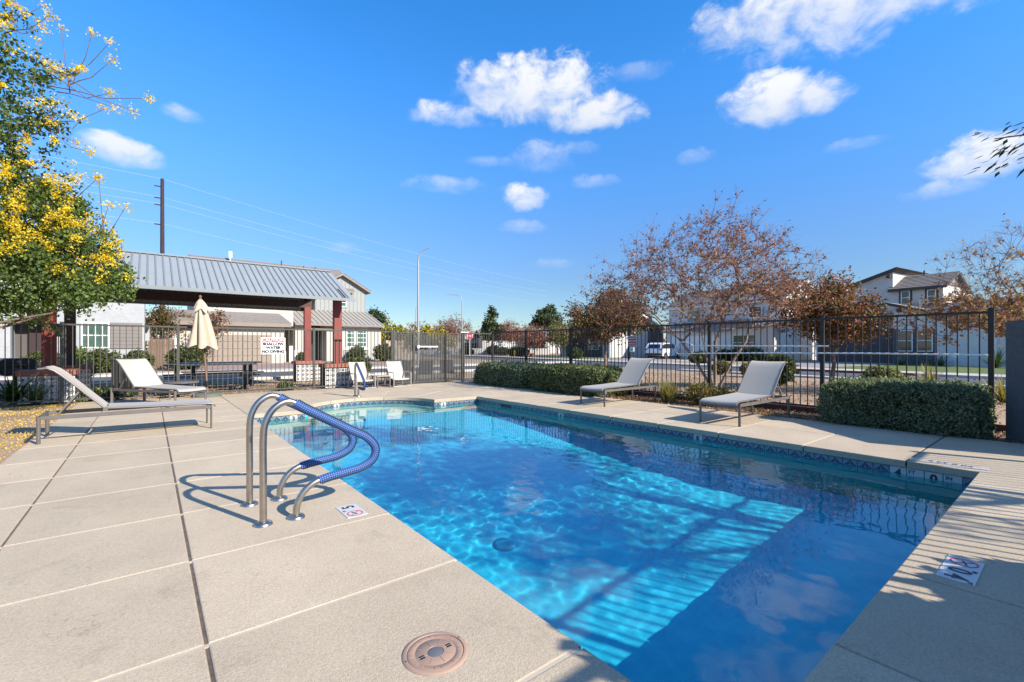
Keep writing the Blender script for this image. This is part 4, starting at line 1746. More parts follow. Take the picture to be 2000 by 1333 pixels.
for x_ in PXs:
    for (a, b) in (((x_, RY0 + .1, EZ - .02), (x_, RYM, RZ_ - .10)), ((x_, RY1 - .1, EZ - .02), (x_, RYM, RZ_ - .10))):
        obj("rafter", MB().bar(a, b, .10, .14), M["brown_steel"], rm)
med_me = tile_mesh("pier_tile", .150, .150, M["tile_med"], .008)
dia_me = tile_mesh("pier_tile", .150, .150, M["tile_dia"], .008)
for x_ in PXs:
    for y_ in PYs:
        red = not (x_ < 0 and y_ > 16)
        zt = EZ + (abs(y_ - (RY0 if y_ < RYM else RY1))) * tan_ - .07
        po = obj("post", MB().box(x_ - .12, x_ + .12, y_ - .09, y_ + .09, .72, zt - .24 if True else zt), M["red_steel"] if red else M["brown_steel"], rm, bevel=.006)
        pw = .46
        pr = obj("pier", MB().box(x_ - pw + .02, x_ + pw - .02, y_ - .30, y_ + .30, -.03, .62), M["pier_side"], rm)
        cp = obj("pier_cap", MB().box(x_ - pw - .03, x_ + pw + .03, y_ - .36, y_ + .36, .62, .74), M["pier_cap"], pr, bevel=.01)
        for k in range(6):
            for j in range(4):
                me_ = med_me if (k % 3) else dia_me
                link("tile", me_, pr, (x_ - .385 + .154 * k - rm.location.x, y_ - .30 - rm.location.y, .075 + .154 * j))
if True:
    lt = thing("lantern", "small black wall lantern on the post top at the far left fence", "lantern", (-1.60, FY - .08, 1.62))
    obj("lantern_body", MB().prism([(-.05, -.12), (.05, -.12), (.07, .10), (-.07, .10)], "y", -.05, .05), M["black_metal"], lt, world_xyz=False)
    obj("lantern_glass", MB().box(-.04, .04, -.055, -.05, -.09, .07), M["glass"], lt, world_xyz=False)
    obj("lantern_top", MB().lathe([(.085, .10), (.05, .16), (.001, .17)], 12), M["black_metal"], lt, world_xyz=False)

# picnic tables under the ramada
def picnic(label, x, y, Lp):
    t = thing("picnic_table", label, "picnic table", (x, y, 0), 0, "black picnic tables under the shelter")
    m = M["black_metal"]
    obj("table_top", MB().box(-Lp / 2, Lp / 2, -.36, .36, .73, .77), mat("table_coating", (.05, .055, .06), .35), t, bevel=.01, world_xyz=False)
    for s in (-1, 1):
        obj("bench", MB().box(-Lp / 2, Lp / 2, s * .62 - .14, s * .62 + .14, .42, .455), m, t, bevel=.01, world_xyz=False)
        xx = s * (Lp / 2 - .3)
        obj("leg", MB().box(xx - .05, xx + .05, -.05, .05, -.03, .73), m, t, world_xyz=False)
        obj("leg_bar", MB().box(xx - .03, xx + .03, -.66, .66, .34, .41), m, t, world_xyz=False)
        obj("foot", MB().box(xx - .04, xx + .04, -.5, .5, -.03, .03), m, t, world_xyz=False)
    return t


picnic("black picnic table nearer the fence, directly behind the folded umbrella", 1.45, 16.2, 2.3)
picnic("black picnic table farther back under the shelter, right of the other table", 1.9, 17.8, 2.2)

# litter bin, grill
tb = thing("litter_bin", "tall black slatted litter bin behind the pale lounger's backrest", "bin", (-.50, 15.85, -.03))
obj("bin_body", MB().box(-.27, .27, -.27, .27, 0, .94), M["black_plastic"], tb, world_xyz=False)
obj("bin_lid", MB().box(-.31, .31, -.31, .31, .94, 1.0), M["black_plastic"], tb, bevel=.01, world_xyz=False)
for k in range(7):
    xx = -.24 + .08 * k
    obj("slat", MB().box(xx - .03, xx + .03, -.295, -.27, .04, .90), M["black_metal"], tb, world_xyz=False)
gr = thing("barbecue_grill", "black octagonal park grill with hood behind the fence at the far left", "grill", (-2.62, 16.6, -.03), R(20))
obj("hood", MB().prism([(-.45, .80), (-.43, .86), (-.22, 1.02), (.22, 1.02), (.43, .90), (.46, .80)], "y", -.25, .25), M["black_metal"], gr, bevel=.01, world_xyz=False)
obj("fire_box", MB().prism([(-.45, .795), (.46, .795), (.30, .62), (-.20, .58)], "y", -.24, .24), M["black_plastic"], gr, bevel=.01, world_xyz=False)
obj("handle", MB().tube([(-.12, -.29, .86), (.12, -.29, .86)], .012, 8), M["steel"], gr, world_xyz=False)
obj("pedestal", MB().cyl(0, 0, 0, .62, .05), M["black_metal"], gr, world_xyz=False)

# ------------------------------------------------------------------ streets
TH = R(8.2)
nv, av = Vector((math.cos(TH), -math.sin(TH))), Vector((math.sin(TH), math.cos(TH)))


def uvp(u, v, z=0.0):
    p = nv * u + av * v
    return (p.x, p.y, z)


def strip_uv(name, u0, u1, v0, v1, z, m, z0=None):
    if z0 is None:
        mb = MB().poly([uvp(u0, v0, z), uvp(u1, v0, z), uvp(u1, v1, z), uvp(u0, v1, z)])
    else:
        mb = MB().prism([uvp(u0, v0)[:2], uvp(u1, v0)[:2], uvp(u1, v1)[:2], uvp(u0, v1)[:2]], "z", z0, z)
    return tag(obj(name, mb, m), kind="structure")


strip_uv("road", 20.9, 26.0, -80, 300, -.030, M["asphalt"])
strip_uv("kerb", 20.4, 20.9, -80, 17, .05, M["kerb"], -.1)
strip_uv("kerb", 26.0, 26.3, -80, 70, .08, M["kerb"], -.1)
strip_uv("pavement", 26.3, 28.6, -80, 70, .06, M["sidewalk"], -.1)
strip_uv("lawn", 28.6, 40, 4, 14.3, .03, M["lawn"], -.1)
strip_uv("driveway", 28.6, 42, 14.4, 20, .035, M["driveway"], -.1)
strip_uv("driveway", 28.6, 42, 28.5, 36, .035, M["driveway"], -.1)
strip_uv("lawn", 28.6, 37.5, 39, 48, .03, M["lawn"], -.1)
strip_uv("kerb", 25.97, 26.02, 8.5, 14, .086, M["red_kerb"], -.02)
strip_uv("kerb", 25.97, 26.02, 40, 62, .086, M["red_kerb"], -.02)
# street on the left side, running away behind the shelter
rl = MB().poly([(-60, 20.8, -.029), (24, 20.8, -.029), (30, 26.4, -.029), (-60, 26.4, -.029)])
tag(obj("road", rl, M["asphalt"]), kind="structure")
tag(obj("kerb", MB().box(-60, 22, 20.4, 20.8, -.1, .06), M["kerb"]), kind="structure")
tag(obj("kerb", MB().box(-60, 27, 26.4, 26.7, -.1, .06), M["kerb"]), kind="structure")
tag(obj("pavement", MB().box(-60, 28, 26.7, 28.4, -.1, .05), M["sidewalk"]), kind="structure")
tag(obj("driveway", MB().box(1.2, 13.2, 28.4, 41.2, -.1, .03), M["paver"]), kind="structure")

# ------------------------------------------------------------------ houses


def house(name, label, u0=None, v0=None, loc=None, rz=None, cat="house"):
    if loc is None:
        loc = uvp(u0, v0)
        rz = -TH
    return thing(name, label, cat, loc, rz)


def part(name, mb, m, t, bevel=0.0, smooth=False):
    return obj(name, mb, m, t, smooth, bevel, world_xyz=False)


def window(t, axis, a, s0, s1, z0, z1, frame, glass, cols=1, rows=2, face=-1, fw=.06, trim=None):
    """axis 'x': window in a plane x=a spanning y s0..s1; 'y': plane y=a spanning x s0..s1. face = outward side"""
    def bx(mb, p, q, zl, zh, d0, d1):
        lo, hi = min(a + face * d0, a + face * d1), max(a + face * d0, a + face * d1)
        if axis == "x":
            mb.box(lo, hi, p, q, zl, zh)
        else:
            mb.box(p, q, lo, hi, zl, zh)
    fr = MB()
    for (p, q, zl, zh) in ((s0, s1, z0, z0 + fw), (s0, s1, z1 - fw, z1), (s0, s0 + fw, z0 + fw, z1 - fw), (s1 - fw, s1, z0 + fw, z1 - fw)):
        bx(fr, p, q, zl, zh, -.02, .05)
    w = part("window", fr, frame, t)
    gl = MB()
    bx(gl, s0 + fw * .5, s1 - fw * .5, z0 + fw * .5, z1 - fw * .5, .0, .012)
    part("pane", gl, glass, w)
    for k in range(1, rows):
        zz = z0 + (z1 - z0) * k / rows
        mb = MB()
        bx(mb, s0 + fw, s1 - fw, zz - .025, zz + .025, .012, .04)
        part("muntin", mb, frame, w)
    for k in range(1, cols):
        ss = s0 + (s1 - s0) * k / cols
        mb = MB()
        bx(mb, ss - .015, ss + .015, z0 + fw, z1 - fw, .013, .035)
        part("muntin", mb, frame, w)
    if trim:
        mb = MB()
        T = .12
        for (p, q, zl, zh) in ((s0 - T, s1 + T, z0 - T, z0 - .005), (s0 - T, s1 + T, z1 + .005, z1 + T), (s0 - T, s0 - .005, z0 - .004, z1 + .004), (s1 + .005, s1 + T, z0 - .004, z1 + .004)):
            bx(mb, p, q, zl, zh, -.02, .035)
        part("window_trim", mb, trim, t)
    return w


def roof_slope(t, c, m, fascia, th=.16, name="roof", courses=0):
    """roof plane from 4 corners (eave a, eave b, ridge b, ridge a) with thickness and tile courses"""
    a, b, cc, d = [Vector(p) for p in c]
    n = (b - a).cross(d - a).normalized()
    if n.z < 0:
        n = -n
    mb = MB()
    if courses:
        for k in range(courses):
            f0, f1 = k / courses, (k + 1) / courses
            p0, p1 = a.lerp(d, f0), b.lerp(cc, f0)
            q0, q1 = a.lerp(d, f1), b.lerp(cc, f1)
            mb.poly([p0 + n * .045, p1 + n * .045, q1 + n * .005, q0 + n * .005])
            mb.poly([p0, p1, p1 + n * .045, p0 + n * .045])
    else:
        mb.poly([a, b, cc, d])
    r = part(name, mb, m, t)
    ed = MB()
    for (p, q) in ((a, b), (b, cc), (d, a)):
        dn = Vector((0, 0, -th))
        ed.poly([p, q, q + dn, p + dn])
    ed.poly([a + Vector((0, 0, -th)), b + Vector((0, 0, -th)), cc + Vector((0, 0, -th)), d + Vector((0, 0, -th))])
    part("fascia", ed, fascia, t)
    return r


# --- house at the right (two storeys, white stucco) : local x = across the street, y = along it
h = house("house", "white stucco house at the right with slanted dark roof edges and a dark garage door", 40.3, 12.0)
part("wall", MB().prism([(-4.5, 0), (2.48, 0), (2.48, 4.30), (-.7, 3.42), (-4.5, 3.42)], "x", 0, 3.1), M["grey_stucco_lifted"], h)
part("wall", MB().box(3.2, 9.0, .71, 3.67, 0, 5.75), M["white_stucco"], h)
part("wall", MB().prism([(3.2, 5.75), (7.7, 5.75), (5.4, 6.75)], "y", .73, 1.0), M["taupe_siding"], h)
part("wall", MB().prism([(3.67, 0), (9.2, 0), (9.2, 5.5), (6.1, 6.45), (3.67, 7.15)], "x", 3.201, 9.0), M["white_stucco"], h)
part("garage_door", MB().box(3.12, 3.19, 3.3, 9.0, 0, 2.42), M["dark_siding"], h)
part("garage_header", MB().box(2.9, 3.2, 2.5, 9.2, 2.42, 2.72), M["dark_siding"], h)
part("siding_panel", MB().box(-.035, -.002, .19, 2.46, .04, 2.50), M["dark_siding"], h)
window(h, "x", -.035, 1.36, 2.28, .95, 2.46, M["white_trim"], M["glass"], 1, 2)
window(h, "x", -.035, .28, 1.16, .95, 2.46, M["white_trim"], M["glass"], 1, 2)
window(h, "x", 3.2, 2.60, 3.16, 4.5, 5.55, M["white_trim"], M["glass"], 1, 2, trim=M["roof_dark"])
window(h, "x", 3.2, 1.08, 1.60, 4.5, 5.5, M["white_trim"], M["glass"], 1, 2, trim=M["roof_dark"])
for (y_, zz) in ((5.0, 5.1), (5.5, 5.1), (6.0, 5.1)):
    part("vent_niche", MB().box(y_ - .09, y_ + .09, .69, .72, zz - .75, zz - .25), M["taupe_siding"], h)
roof_slope(h, [(2.9, .42, 5.72), (2.9, 3.9, 5.72), (5.4, 3.9, 6.92), (5.4, .42, 6.92)], M["roof_tile"], M["roof_dark"], .2, courses=9)
roof_slope(h, [(8.1, .42, 5.55), (8.1, 3.9, 5.55), (5.4, 3.9, 6.92), (5.4, .42, 6.92)], M["roof_tile"], M["roof_dark"], .2)
roof_slope(h, [(2.9, 9.4, 5.52), (9.2, 9.4, 5.52), (9.2, 3.35, 7.42), (2.9, 3.35, 7.42)], M["roof_tile"], M["roof_dark"], .22)
roof_slope(h, [(-.35, -.7, 3.42), (3.2, -.7, 3.42), (3.2, 2.85, 4.50), (-.35, 2.85, 4.50)], M["roof_tile"], M["roof_dark"], .2)
roof_slope(h, [(-.35, -6.0, 3.40), (-.35, -.72, 3.42), (3.2, -.72, 4.5), (3.2, -6.0, 4.5)], M["roof_tile"], M["roof_dark"], .2, courses=9)
part("wall", MB().box(3.2, 9, -6, .705, 0, 4.4), M["grey_stucco_lifted"], h)
for (y_, zz) in ((2.1, 3.95), (7.9, 5.6), (3.9, 6.85)):
    part("corbel", MB().box(-.3 if zz < 5 else 2.95, 0 if zz < 5 else 3.2, y_ - .12, y_ + .12, zz - .2, zz + .05), M["roof_dark"], h, bevel=.02)
part("front_door", MB().box(-.05, -.002, -4.2, -3.2, 0, 2.2), M["orange_door"], h)
part("downpipe", MB().box(-.08, -.002, -2.75, -2.62, 0, 3.3), M["white_trim"], h)
part("vent_pipe", MB().cyl(5.2, 2.4, 6.7, 7.2, .06, n=8), M["roof_dark"], h)
part("flue_cap", MB().cyl(3.05, 1.95, 4.05, 4.75, .09, n=8), M["white_trim"], h)
sg = thing("yard_sign", "small round alarm sign on a stake in front of the right house", "sign", uvp(39.2, 10.85), -TH)
part("stake", MB().cyl(0, 0, 0, .62, .012, n=6), M["white_plastic"], sg)
part("sign_plate", MB().tube([(-.02, 0, .72), (.02, 0, .72)], .17, 8), M["sign_white"], sg)

# --- middle house (two storeys), mostly behind the bare tree
h = house("house", "grey two storey house with a tiled roof behind the large bare branched tree", 40.3, 28.0)
part("wall", MB().box(0, 3.4, -5.4, 7, 0, 3.0), M["grey_stucco_lifted"], h)
part("wall", MB().box(2.7, 8.9, -4.3, 9, 0, 5.85), M["grey_stucco_lifted"], h)
part("wall", MB().prism([(2.7, 5.85), (8.9, 5.85), (5.8, 7.65)], "y", -4.3, -4.0), M["white_stucco"], h)
part("wall", MB().prism([(-4.2, 5.85), (.4, 5.85), (-1.9, 7.1)], "x", 2.2, 2.7), M["grey_stucco_lifted"], h)
part("garage_door", MB().box(-.04, -.002, .9, 6.2, .02, 2.4), M["white_trim"], h)
part("porch_column", MB().box(-.9, -.3, -5.4, -4.5, 0, 3.1), M["cream_stucco"], h)
part("porch_roof", MB().box(-1.1, 0, -6.6, -1.0, 3.1, 3.3), M["fascia"], h)
window(h, "x", 0, -3.2, -1.0, .95, 2.4, M["white_trim"], M["green_glass"], 2, 2)
window(h, "x", 2.7, 4.6, 6.4, 4.0, 5.3, M["white_trim"], M["green_glass"], 2, 2)
window(h, "x", 2.2, -2.5, -1.2, 4.1, 5.2, M["white_trim"], M["glass"], 1, 2)
roof_slope(h, [(2.3, -4.7, 5.75), (2.3, 9.3, 5.75), (5.8, 9.3, 7.8), (5.8, -4.7, 7.8)], M["roof_tile"], M["white_trim"], .2, courses=12)
roof_slope(h, [(9.3, -4.7, 5.75), (9.3, 9.3, 5.75), (5.8, 9.3, 7.8), (5.8, -4.7, 7.8)], M["roof_tile"], M["white_trim"], .2)
roof_slope(h, [(1.9, .8, 5.65), (5.4, .8, 5.65), (5.4, -1.9, 7.25), (1.9, -1.9, 7.25)], M["roof_tile"], M["roof_dark"], .16)
roof_slope(h, [(1.9, -4.5, 5.65), (5.4, -4.5, 5.65), (5.4, -1.9, 7.25), (1.9, -1.9, 7.25)], M["roof_tile"], M["roof_dark"], .16)
roof_slope(h, [(-.4, -1.0, 2.95), (-.4, 7.4, 2.95), (2.7, 7.4, 4.0), (2.7, -1.0, 4.0)], M["roof_tile"], M["fascia"], .16, courses=6)

# --- dark shaded house left of the russet tree
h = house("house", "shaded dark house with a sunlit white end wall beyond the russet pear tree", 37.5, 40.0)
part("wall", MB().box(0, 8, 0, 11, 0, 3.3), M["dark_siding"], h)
part("wall", MB().box(-1.2, .9, -.25, -.02, 0, 2.5), M["white_stucco"], h)
part("wall", MB().box(.3, 5, -.2, -.01, 0, 3.2), M["white_stucco"], h)
part("porch_column", MB().box(-1.6, -1.1, 8.0, 8.8, 0, 3.2), M["grey_stucco_lifted"], h)
part("wall", MB().box(-.25, -.01, .2, 2.0, 0, 3.1), M["grey_stucco_lifted"], h)
window(h, "x", 0, 3.0, 5.0, .9, 2.3, M["grey_stucco_lifted"], M["green_glass"], 1, 3)
roof_slope(h, [(-.6, -.5, 3.3), (-.6, 11.5, 3.3), (4, 11.5, 5.2), (4, -.5, 5.2)], M["roof_tile"], M["white_trim"], .2, courses=8)
roof_slope(h, [(8.6, -.5, 3.3), (8.6, 11.5, 3.3), (4, 11.5, 5.2), (4, -.5, 5.2)], M["roof_tile"], M["white_trim"], .2)

# --- cream houses far down the street


def far_house(label, x, y, rz, w, d, hh, wall, roofm):
    t = house("house", label, loc=(x, y, 0), rz=rz)
    part("wall", MB().box(-w / 2, w / 2, -d / 2, d / 2, 0, hh), wall, t)
    part("wall", MB().prism([(-w * .22, hh), (w * .22, hh), (0, hh + 1.6)], "y", -d / 2 - .5, -d / 2), wall, t)
    roof_slope(t, [(-w / 2 - .4, -d / 2 - .4, hh), (w / 2 + .4, -d / 2 - .4, hh), (w / 2 + .4, 0, hh + 1.7), (-w / 2 - .4, 0, hh + 1.7)], roofm, M["fascia"], .2, courses=6)
    roof_slope(t, [(-w / 2 - .4, d / 2 + .4, hh), (w / 2 + .4, d / 2 + .4, hh), (w / 2 + .4, 0, hh + 1.7), (-w / 2 - .4, 0, hh + 1.7)], roofm, M["fascia"], .2)
    part("garage_door", MB().box(-w * .38, -w * .08, -d / 2 - .03, -d / 2 - .001, 0, 2.2), M["white_trim"], t)
    window(t, "y", -d / 2, w * .12, w * .34, .9, 2.1, M["white_trim"], M["glass"], 2, 2)
    return t


far_house("cream single storey house far off behind the stop sign", 47, 82, R(-10), 17, 10, 2.9, M["cream_stucco"], M["roof_tile"])
far_house("cream gabled house far off behind the yellow hydrant", 58, 72, R(-25), 15, 10, 3.0, M["cream_stucco"], M["roof_tile"])
far_house("white single storey house far off, low between the pines and the dark house", 66, 66, R(-35), 14, 10, 2.9, M["white_stucco"], M["roof_tile"])
far_house("low grey house far off behind the gate, under the orange flowering trees", 28, 78, R(-8), 16, 9, 2.8, M["grey_stucco_lifted"], M["roof_tile"])
bw = thing("garden_wall", "low pale block wall across the end of the street", "wall", (44, 62, 0), R(-35))
for k in range(14):
    part("wall_panel", MB().box(-10.5 + 1.5 * k + .01, -9 + 1.5 * k - .01, -.1, .1, 0, 1.0 + .02 * (k % 3)), M["white_stucco"], bw)

# --- left: house A, white with brown siding panel
h = house("house", "white stucco house with brown siding beside its window, behind the shelter at the left", loc=(-3.5, 31, 0), rz=0)
def wx(x):
    return x + 3.5
part("wall", MB().box(wx(-9), wx(-5.05), 0, 8, 0, 5.1), M["sun_stucco"], h)
part("wall", MB().box(wx(-3.75), wx(-.21), 0, 8, 0, 5.1), M["sun_stucco"], h)
part("wall", MB().box(wx(-5.05), wx(-3.75), 0, 8, 2.55, 5.1), M["sun_stucco"], h)
part("porch_wall", MB().box(wx(-5.05), wx(-3.75), 1.0, 1.2, 0, 2.55), M["recess"], h)
part("front_door", MB().box(wx(-4.62), wx(-3.8), .9, .98, 0, 2.35), M["door_dark"], h)
part("porch_ledge", MB().box(wx(-5.05), wx(-4.7), .05, .9, 0, .75), M["sun_stucco"], h)
window(h, "y", 0, wx(-2.66), wx(-1.60), 1.2, 2.5, M["white_trim"], M["green_glass"], 4, 2)
part("siding_panel", MB().box(wx(-1.58), wx(-.30), -.04, -.002, 1.18, 2.52), M["taupe_siding"], h)
for k in range(7):
    part("siding_board", MB().box(wx(-1.57), wx(-.31), -.055, -.041, 1.20 + .188 * k, 1.20 + .188 * k + .17), M["taupe_siding"], h)
roof_slope(h, [(wx(-9.4), -.5, 5.1), (wx(.2), -.5, 5.1), (wx(.2), 4, 5.7), (wx(-9.4), 4, 5.7)], M["roof_tile"], M["fascia"], .2)
part("meter_box", MB().box(wx(-.20), wx(0), .4, .7, 1.6, 2.4), M["sun_stucco"], h)
part("wall_lamp", MB().box(wx(-.2), wx(-.02), .1, .3, 2.2, 2.5), M["black_metal"], h)

# --- left: house B, cream with a big gable and metal roofed wing
h = house("house", "cream two storey house with a sage gable and tan metal porch roof, behind the shelter", loc=(10, 42, 0), rz=0)
def bx_(x):
    return x - 10
def by_(y):
    return y - 42
part("wall", MB().box(bx_(2.9), bx_(16.0), by_(45), by_(55), 0, 6.6), M["cream_stucco"], h)
roof_slope(h, [(bx_(2.6), by_(43.6), 6.6), (bx_(15.4), by_(43.6), 6.6), (bx_(15.4), by_(48), 9.25), (bx_(2.6), by_(48), 9.25)], M["roof_tile"], M["fascia"], .2, courses=14)
roof_slope(h, [(bx_(2.6), by_(53), 6.6), (bx_(15.4), by_(53), 6.6), (bx_(15.4), by_(48), 9.25), (bx_(2.6), by_(48), 9.25)], M["roof_tile"], M["fascia"], .2)
# gable block
part("wall", MB().prism([(bx_(11.9), 3.8), (bx_(16.56), 3.8), (bx_(16.56), 6.9), (bx_(14.3), 8.1), (bx_(11.9), 6.85)], "y", by_(44), by_(50)), M["sage_siding"], h)
for k in range(13):
    x_ = 12.0 + .38 * k
    zt_ = 6.85 + (8.1 - 6.9) * (1 - abs(x_ - 14.3) / 2.3)
    part("batten", MB().box(bx_(x_) - .02, bx_(x_) + .02, by_(43.965), by_(43.999), 4.45, zt_ - .06), M["sage_siding"], h)
roof_slope(h, [(bx_(17.0), by_(43.6), 6.72), (bx_(17.0), by_(50), 6.72), (bx_(14.3), by_(50), 8.25), (bx_(14.3), by_(43.6), 8.25)], M["roof_tile"], M["fascia"], .22, courses=8)
roof_slope(h, [(bx_(11.4), by_(43.6), 6.62), (bx_(11.4), by_(50), 6.62), (bx_(14.3), by_(50), 8.25), (bx_(14.3), by_(43.6), 8.25)], M["roof_tile"], M["fascia"], .22)
window(h, "y", by_(44), bx_(13.7), bx_(14.75), 5.1, 5.9, M["white_trim"], M["green_glass"], 2, 2, trim=M["sage_siding"])
# wing with metal roof
part("wall", MB().box(bx_(9.6), bx_(10.85), by_(41.4), by_(45), 0, 3.2), M["cream_stucco"], h)
part("wall", MB().box(bx_(12.1), bx_(17.15), by_(41.4), by_(50), 0, 3.2), M["cream_stucco"], h)
part("porch_wall", MB().box(bx_(10.85), bx_(12.1), by_(43.2), by_(43.4), 0, 3.2), M["recess"], h)
part("front_door", MB().box(bx_(11.0), bx_(11.7), by_(43.1), by_(43.19), 0, 2.4), M["door_dark"], h)
part("porch_beam", MB().box(bx_(10.8), bx_(12.9), by_(41.25), by_(41.39), 2.72, 2.92), M["fascia"], h)
window(h, "y", by_(41.4), bx_(13.87), bx_(14.6), 1.27, 2.92, M["white_trim"], M["green_glass"], 3, 4)
window(h, "y", by_(41.4), bx_(14.80), bx_(15.72), 1.27, 2.92, M["white_trim"], M["green_glass"], 3, 4)
part("window_trim", MB().box(bx_(13.6), bx_(15.95), by_(41.33), by_(41.385), 1.0, 1.2), M["white_trim"], h)
part("window_trim", MB().box(bx_(13.6), bx_(15.95), by_(41.33), by_(41.385), 2.98, 3.12), M["white_trim"], h)
part("siding_panel", MB().box(bx_(13.6), bx_(15.9), by_(41.35), by_(41.39), .1, .95), M["sage_siding"], h)
roof_slope(h, [(bx_(9.5), by_(40.9), 3.25), (bx_(17.3), by_(40.9), 3.25), (bx_(16.8), by_(44), 4.66), (bx_(9.1), by_(44), 4.66)], M["tan_metal_roof"], M["fascia"], .16)
for k in range(19):
    f_ = (k + .5) / 19
    a_ = Vector((bx_(9.5) + f_ * 7.8, by_(40.9), 3.27))
    b_ = Vector((bx_(9.1) + f_ * 7.7, by_(44), 4.68))
    part("roof_seam", MB().bar(a_, b_, .035, .05), M["fascia"], h)
# garage block
part("wall", MB().box(bx_(.8), bx_(8.1), by_(38.4), by_(45), 0, 3.05), M["cream_stucco"], h)
gd = part("garage_door", MB().box(bx_(2.1), bx_(7.2), by_(38.33), by_(38.39), .02, 2.15), M["garage_tan"], h)
for k in range(4):
    for j in range(8):
        part("door_panel", MB().box(bx_(2.2) + .62 * j, bx_(2.2) + .62 * j + .56, by_(38.30), by_(38.329), .1 + .52 * k, .1 + .52 * k + .44), M["garage_tan"], gd, bevel=.01)
roof_slope(h, [(bx_(.4), by_(37.8), 3.05), (bx_(8.5), by_(37.8), 3.05), (bx_(8.3), by_(41.2), 4.0), (bx_(.4), by_(41.2), 4.0)], M["roof_tile"], M["fascia"], .28, courses=6)
part("wall", MB().box(bx_(2.9), bx_(9.4), by_(41.2), by_(45), 3.0, 6.6), M["cream_stucco"], h)
for (x_, y_, z_, hh_) in ((5.6, 47.2, 8.6, .5), (9.6, 46.5, 8.2, .9), (11.6, 46.8, 8.3, .55), (12.6, 46.6, 8.2, .6)):
    part("vent_pipe", MB().cyl(bx_(x_), by_(y_), z_ - .3, z_ + hh_ + .2, .05, n=8), M["white_trim"] if x_ < 7 else M["roof_dark"], h)
part("roof_antenna", MB().box(bx_(5.5), bx_(5.75), by_(47.2), by_(47.3), 9.2, 9.75), M["white_trim"], h)
wbx = thing("planter_boxes", "three white planter boxes standing in the porch of the cream house", "planter", (9.0, 40.6, 0))
for (x_, z_) in ((8.55, .9), (9.1, 1.35), (9.5, 1.0)):
    obj("box", MB().box(x_ - .14, x_ + .14, 40.5, 40.7, 0, z_), M["white_trim"], wbx, bevel=.01)

# wooden fence between the two left houses
wf = thing("board_fence", "brown vertical board fence between the white house and the cream house", "fence", (.5, 33, 0))
bm_ = mesh_of("board", MB().box(-.06, .06, -.012, .012, 0, 1.72), M["wood_fence"], bevel=.004)
for k in range(9):
    link("board", bm_, wf, (-.5 + .13 * k, 0, .02 * (k % 2)))
part("rail", MB().box(-.56, .6, .013, .05, .3, .4), M["wood_fence"], wf)
part("rail", MB().box(-.56, .6, .013, .05, 1.3, 1.4), M["wood_fence"], wf)
part("post", MB().box(.62, .74, -.06, .06, 0, 1.8), M["white_trim"], wf)
cw = thing("block_wall", "tan block garden wall at the right of the cream house", "wall", (19.2, 40.5, 0))
for k in range(8):
    obj("wall_panel", MB().box(17.6 + .42 * k + .005, 18.02 + .42 * k - .005, 41.4, 41.6, 0, 1.9), M["block_wall"], cw)
obj("side_gate", MB().box(17.25, 17.58, 41.38, 41.45, 0, 1.85), M["door_dark"], cw)

# ------------------------------------------------------------------ street furniture


def street_lamp(label, x, y, H, az, arm, head):
    t = thing("street_lamp", label, "street lamp", (x, y, 0), az, "street lamps along the road")
    part("pole", MB().tube([(0, 0, 0), (0, 0, H * .35), (0, 0, H - 1.0)], [.11, .09, .06], 10), M["lamp_pole"], t, smooth=True)
    pts = [(0, 0, H - 1.0), (.03, 0, H - .6), (.2, 0, H - .25), (.6, 0, H - .05), (arm, 0, H)]
    part("arm", MB().tube(pts, [.055, .05, .045, .04, .035], 8), M["lamp_pole"], t, smooth=True)
    part("lamp_head", MB().prism([(-.12, -.07), (.12, -.07), (.09, .05), (-.09, .05)], "x", arm - .05, arm + .55), head, t, bevel=.02)
    part("base_flange", MB().cyl(0, 0, -.03, .12, .2), M["lamp_pole"], t)
    return t


street_lamp("tall grey street lamp rising behind the mesh gate, nearest of the three", 14.95, 29.5, 8.3, R(-38), .75, M["lamp_head"])
street_lamp("street lamp with a pale head turned left, rising behind the stop sign", 33.8, 53.6, 8.5, R(142), 2.0, M["lamp_head_light"])
street_lamp("tiny far street lamp above the yellow flowering trees", 36.0, 72, 8.6, R(-20), .9, M["lamp_head"])
ss = thing("stop_sign", "red octagonal STOP sign on a pale post by the far kerb", "road sign", (34.3, 52.4, 0), R(-33))
part("post", MB().cyl(0, .05, 0, 3.2, .035, n=8), M["white_plastic"], ss)
oct_ = [(1.02 * math.cos(R(22.5 + 45 * k)) * .42, 2.75 + 1.02 * math.sin(R(22.5 + 45 * k)) * .42) for k in range(8)]
part("sign_rim", MB().prism([(x * 1.08, 2.75 + (z - 2.75) * 1.08) for x, z in oct_], "y", -.01, .012), M["sign_white"], ss)
part("sign_plate", MB().prism(oct_, "y", -.02, -.01), M["sign_red"], ss)
c = text_obj("STOP", .30, M["sign_white"], "lettering", .002, ss, bold=.01)
c.location = (0, -.023, 2.75)
c.rotation_euler = (R(90), 0, 0)
ss2 = thing("fire_hydrant", "yellow hydrant on the pavement far beyond the right fence", "hydrant", (36.6, 45.5, 0))
part("barrel", MB().lathe([(.16, 0), (.16, .06), (.11, .08), (.11, .55), (.14, .58), (.13, .68), (.06, .8), (.03, .84), (.001, .85)], 14), M["yellow_paint"], ss2, smooth=True)
part("nozzle", MB().tube([(-.2, 0, .45), (.2, 0, .45)], .055, 10), M["yellow_paint"], ss2, smooth=True)
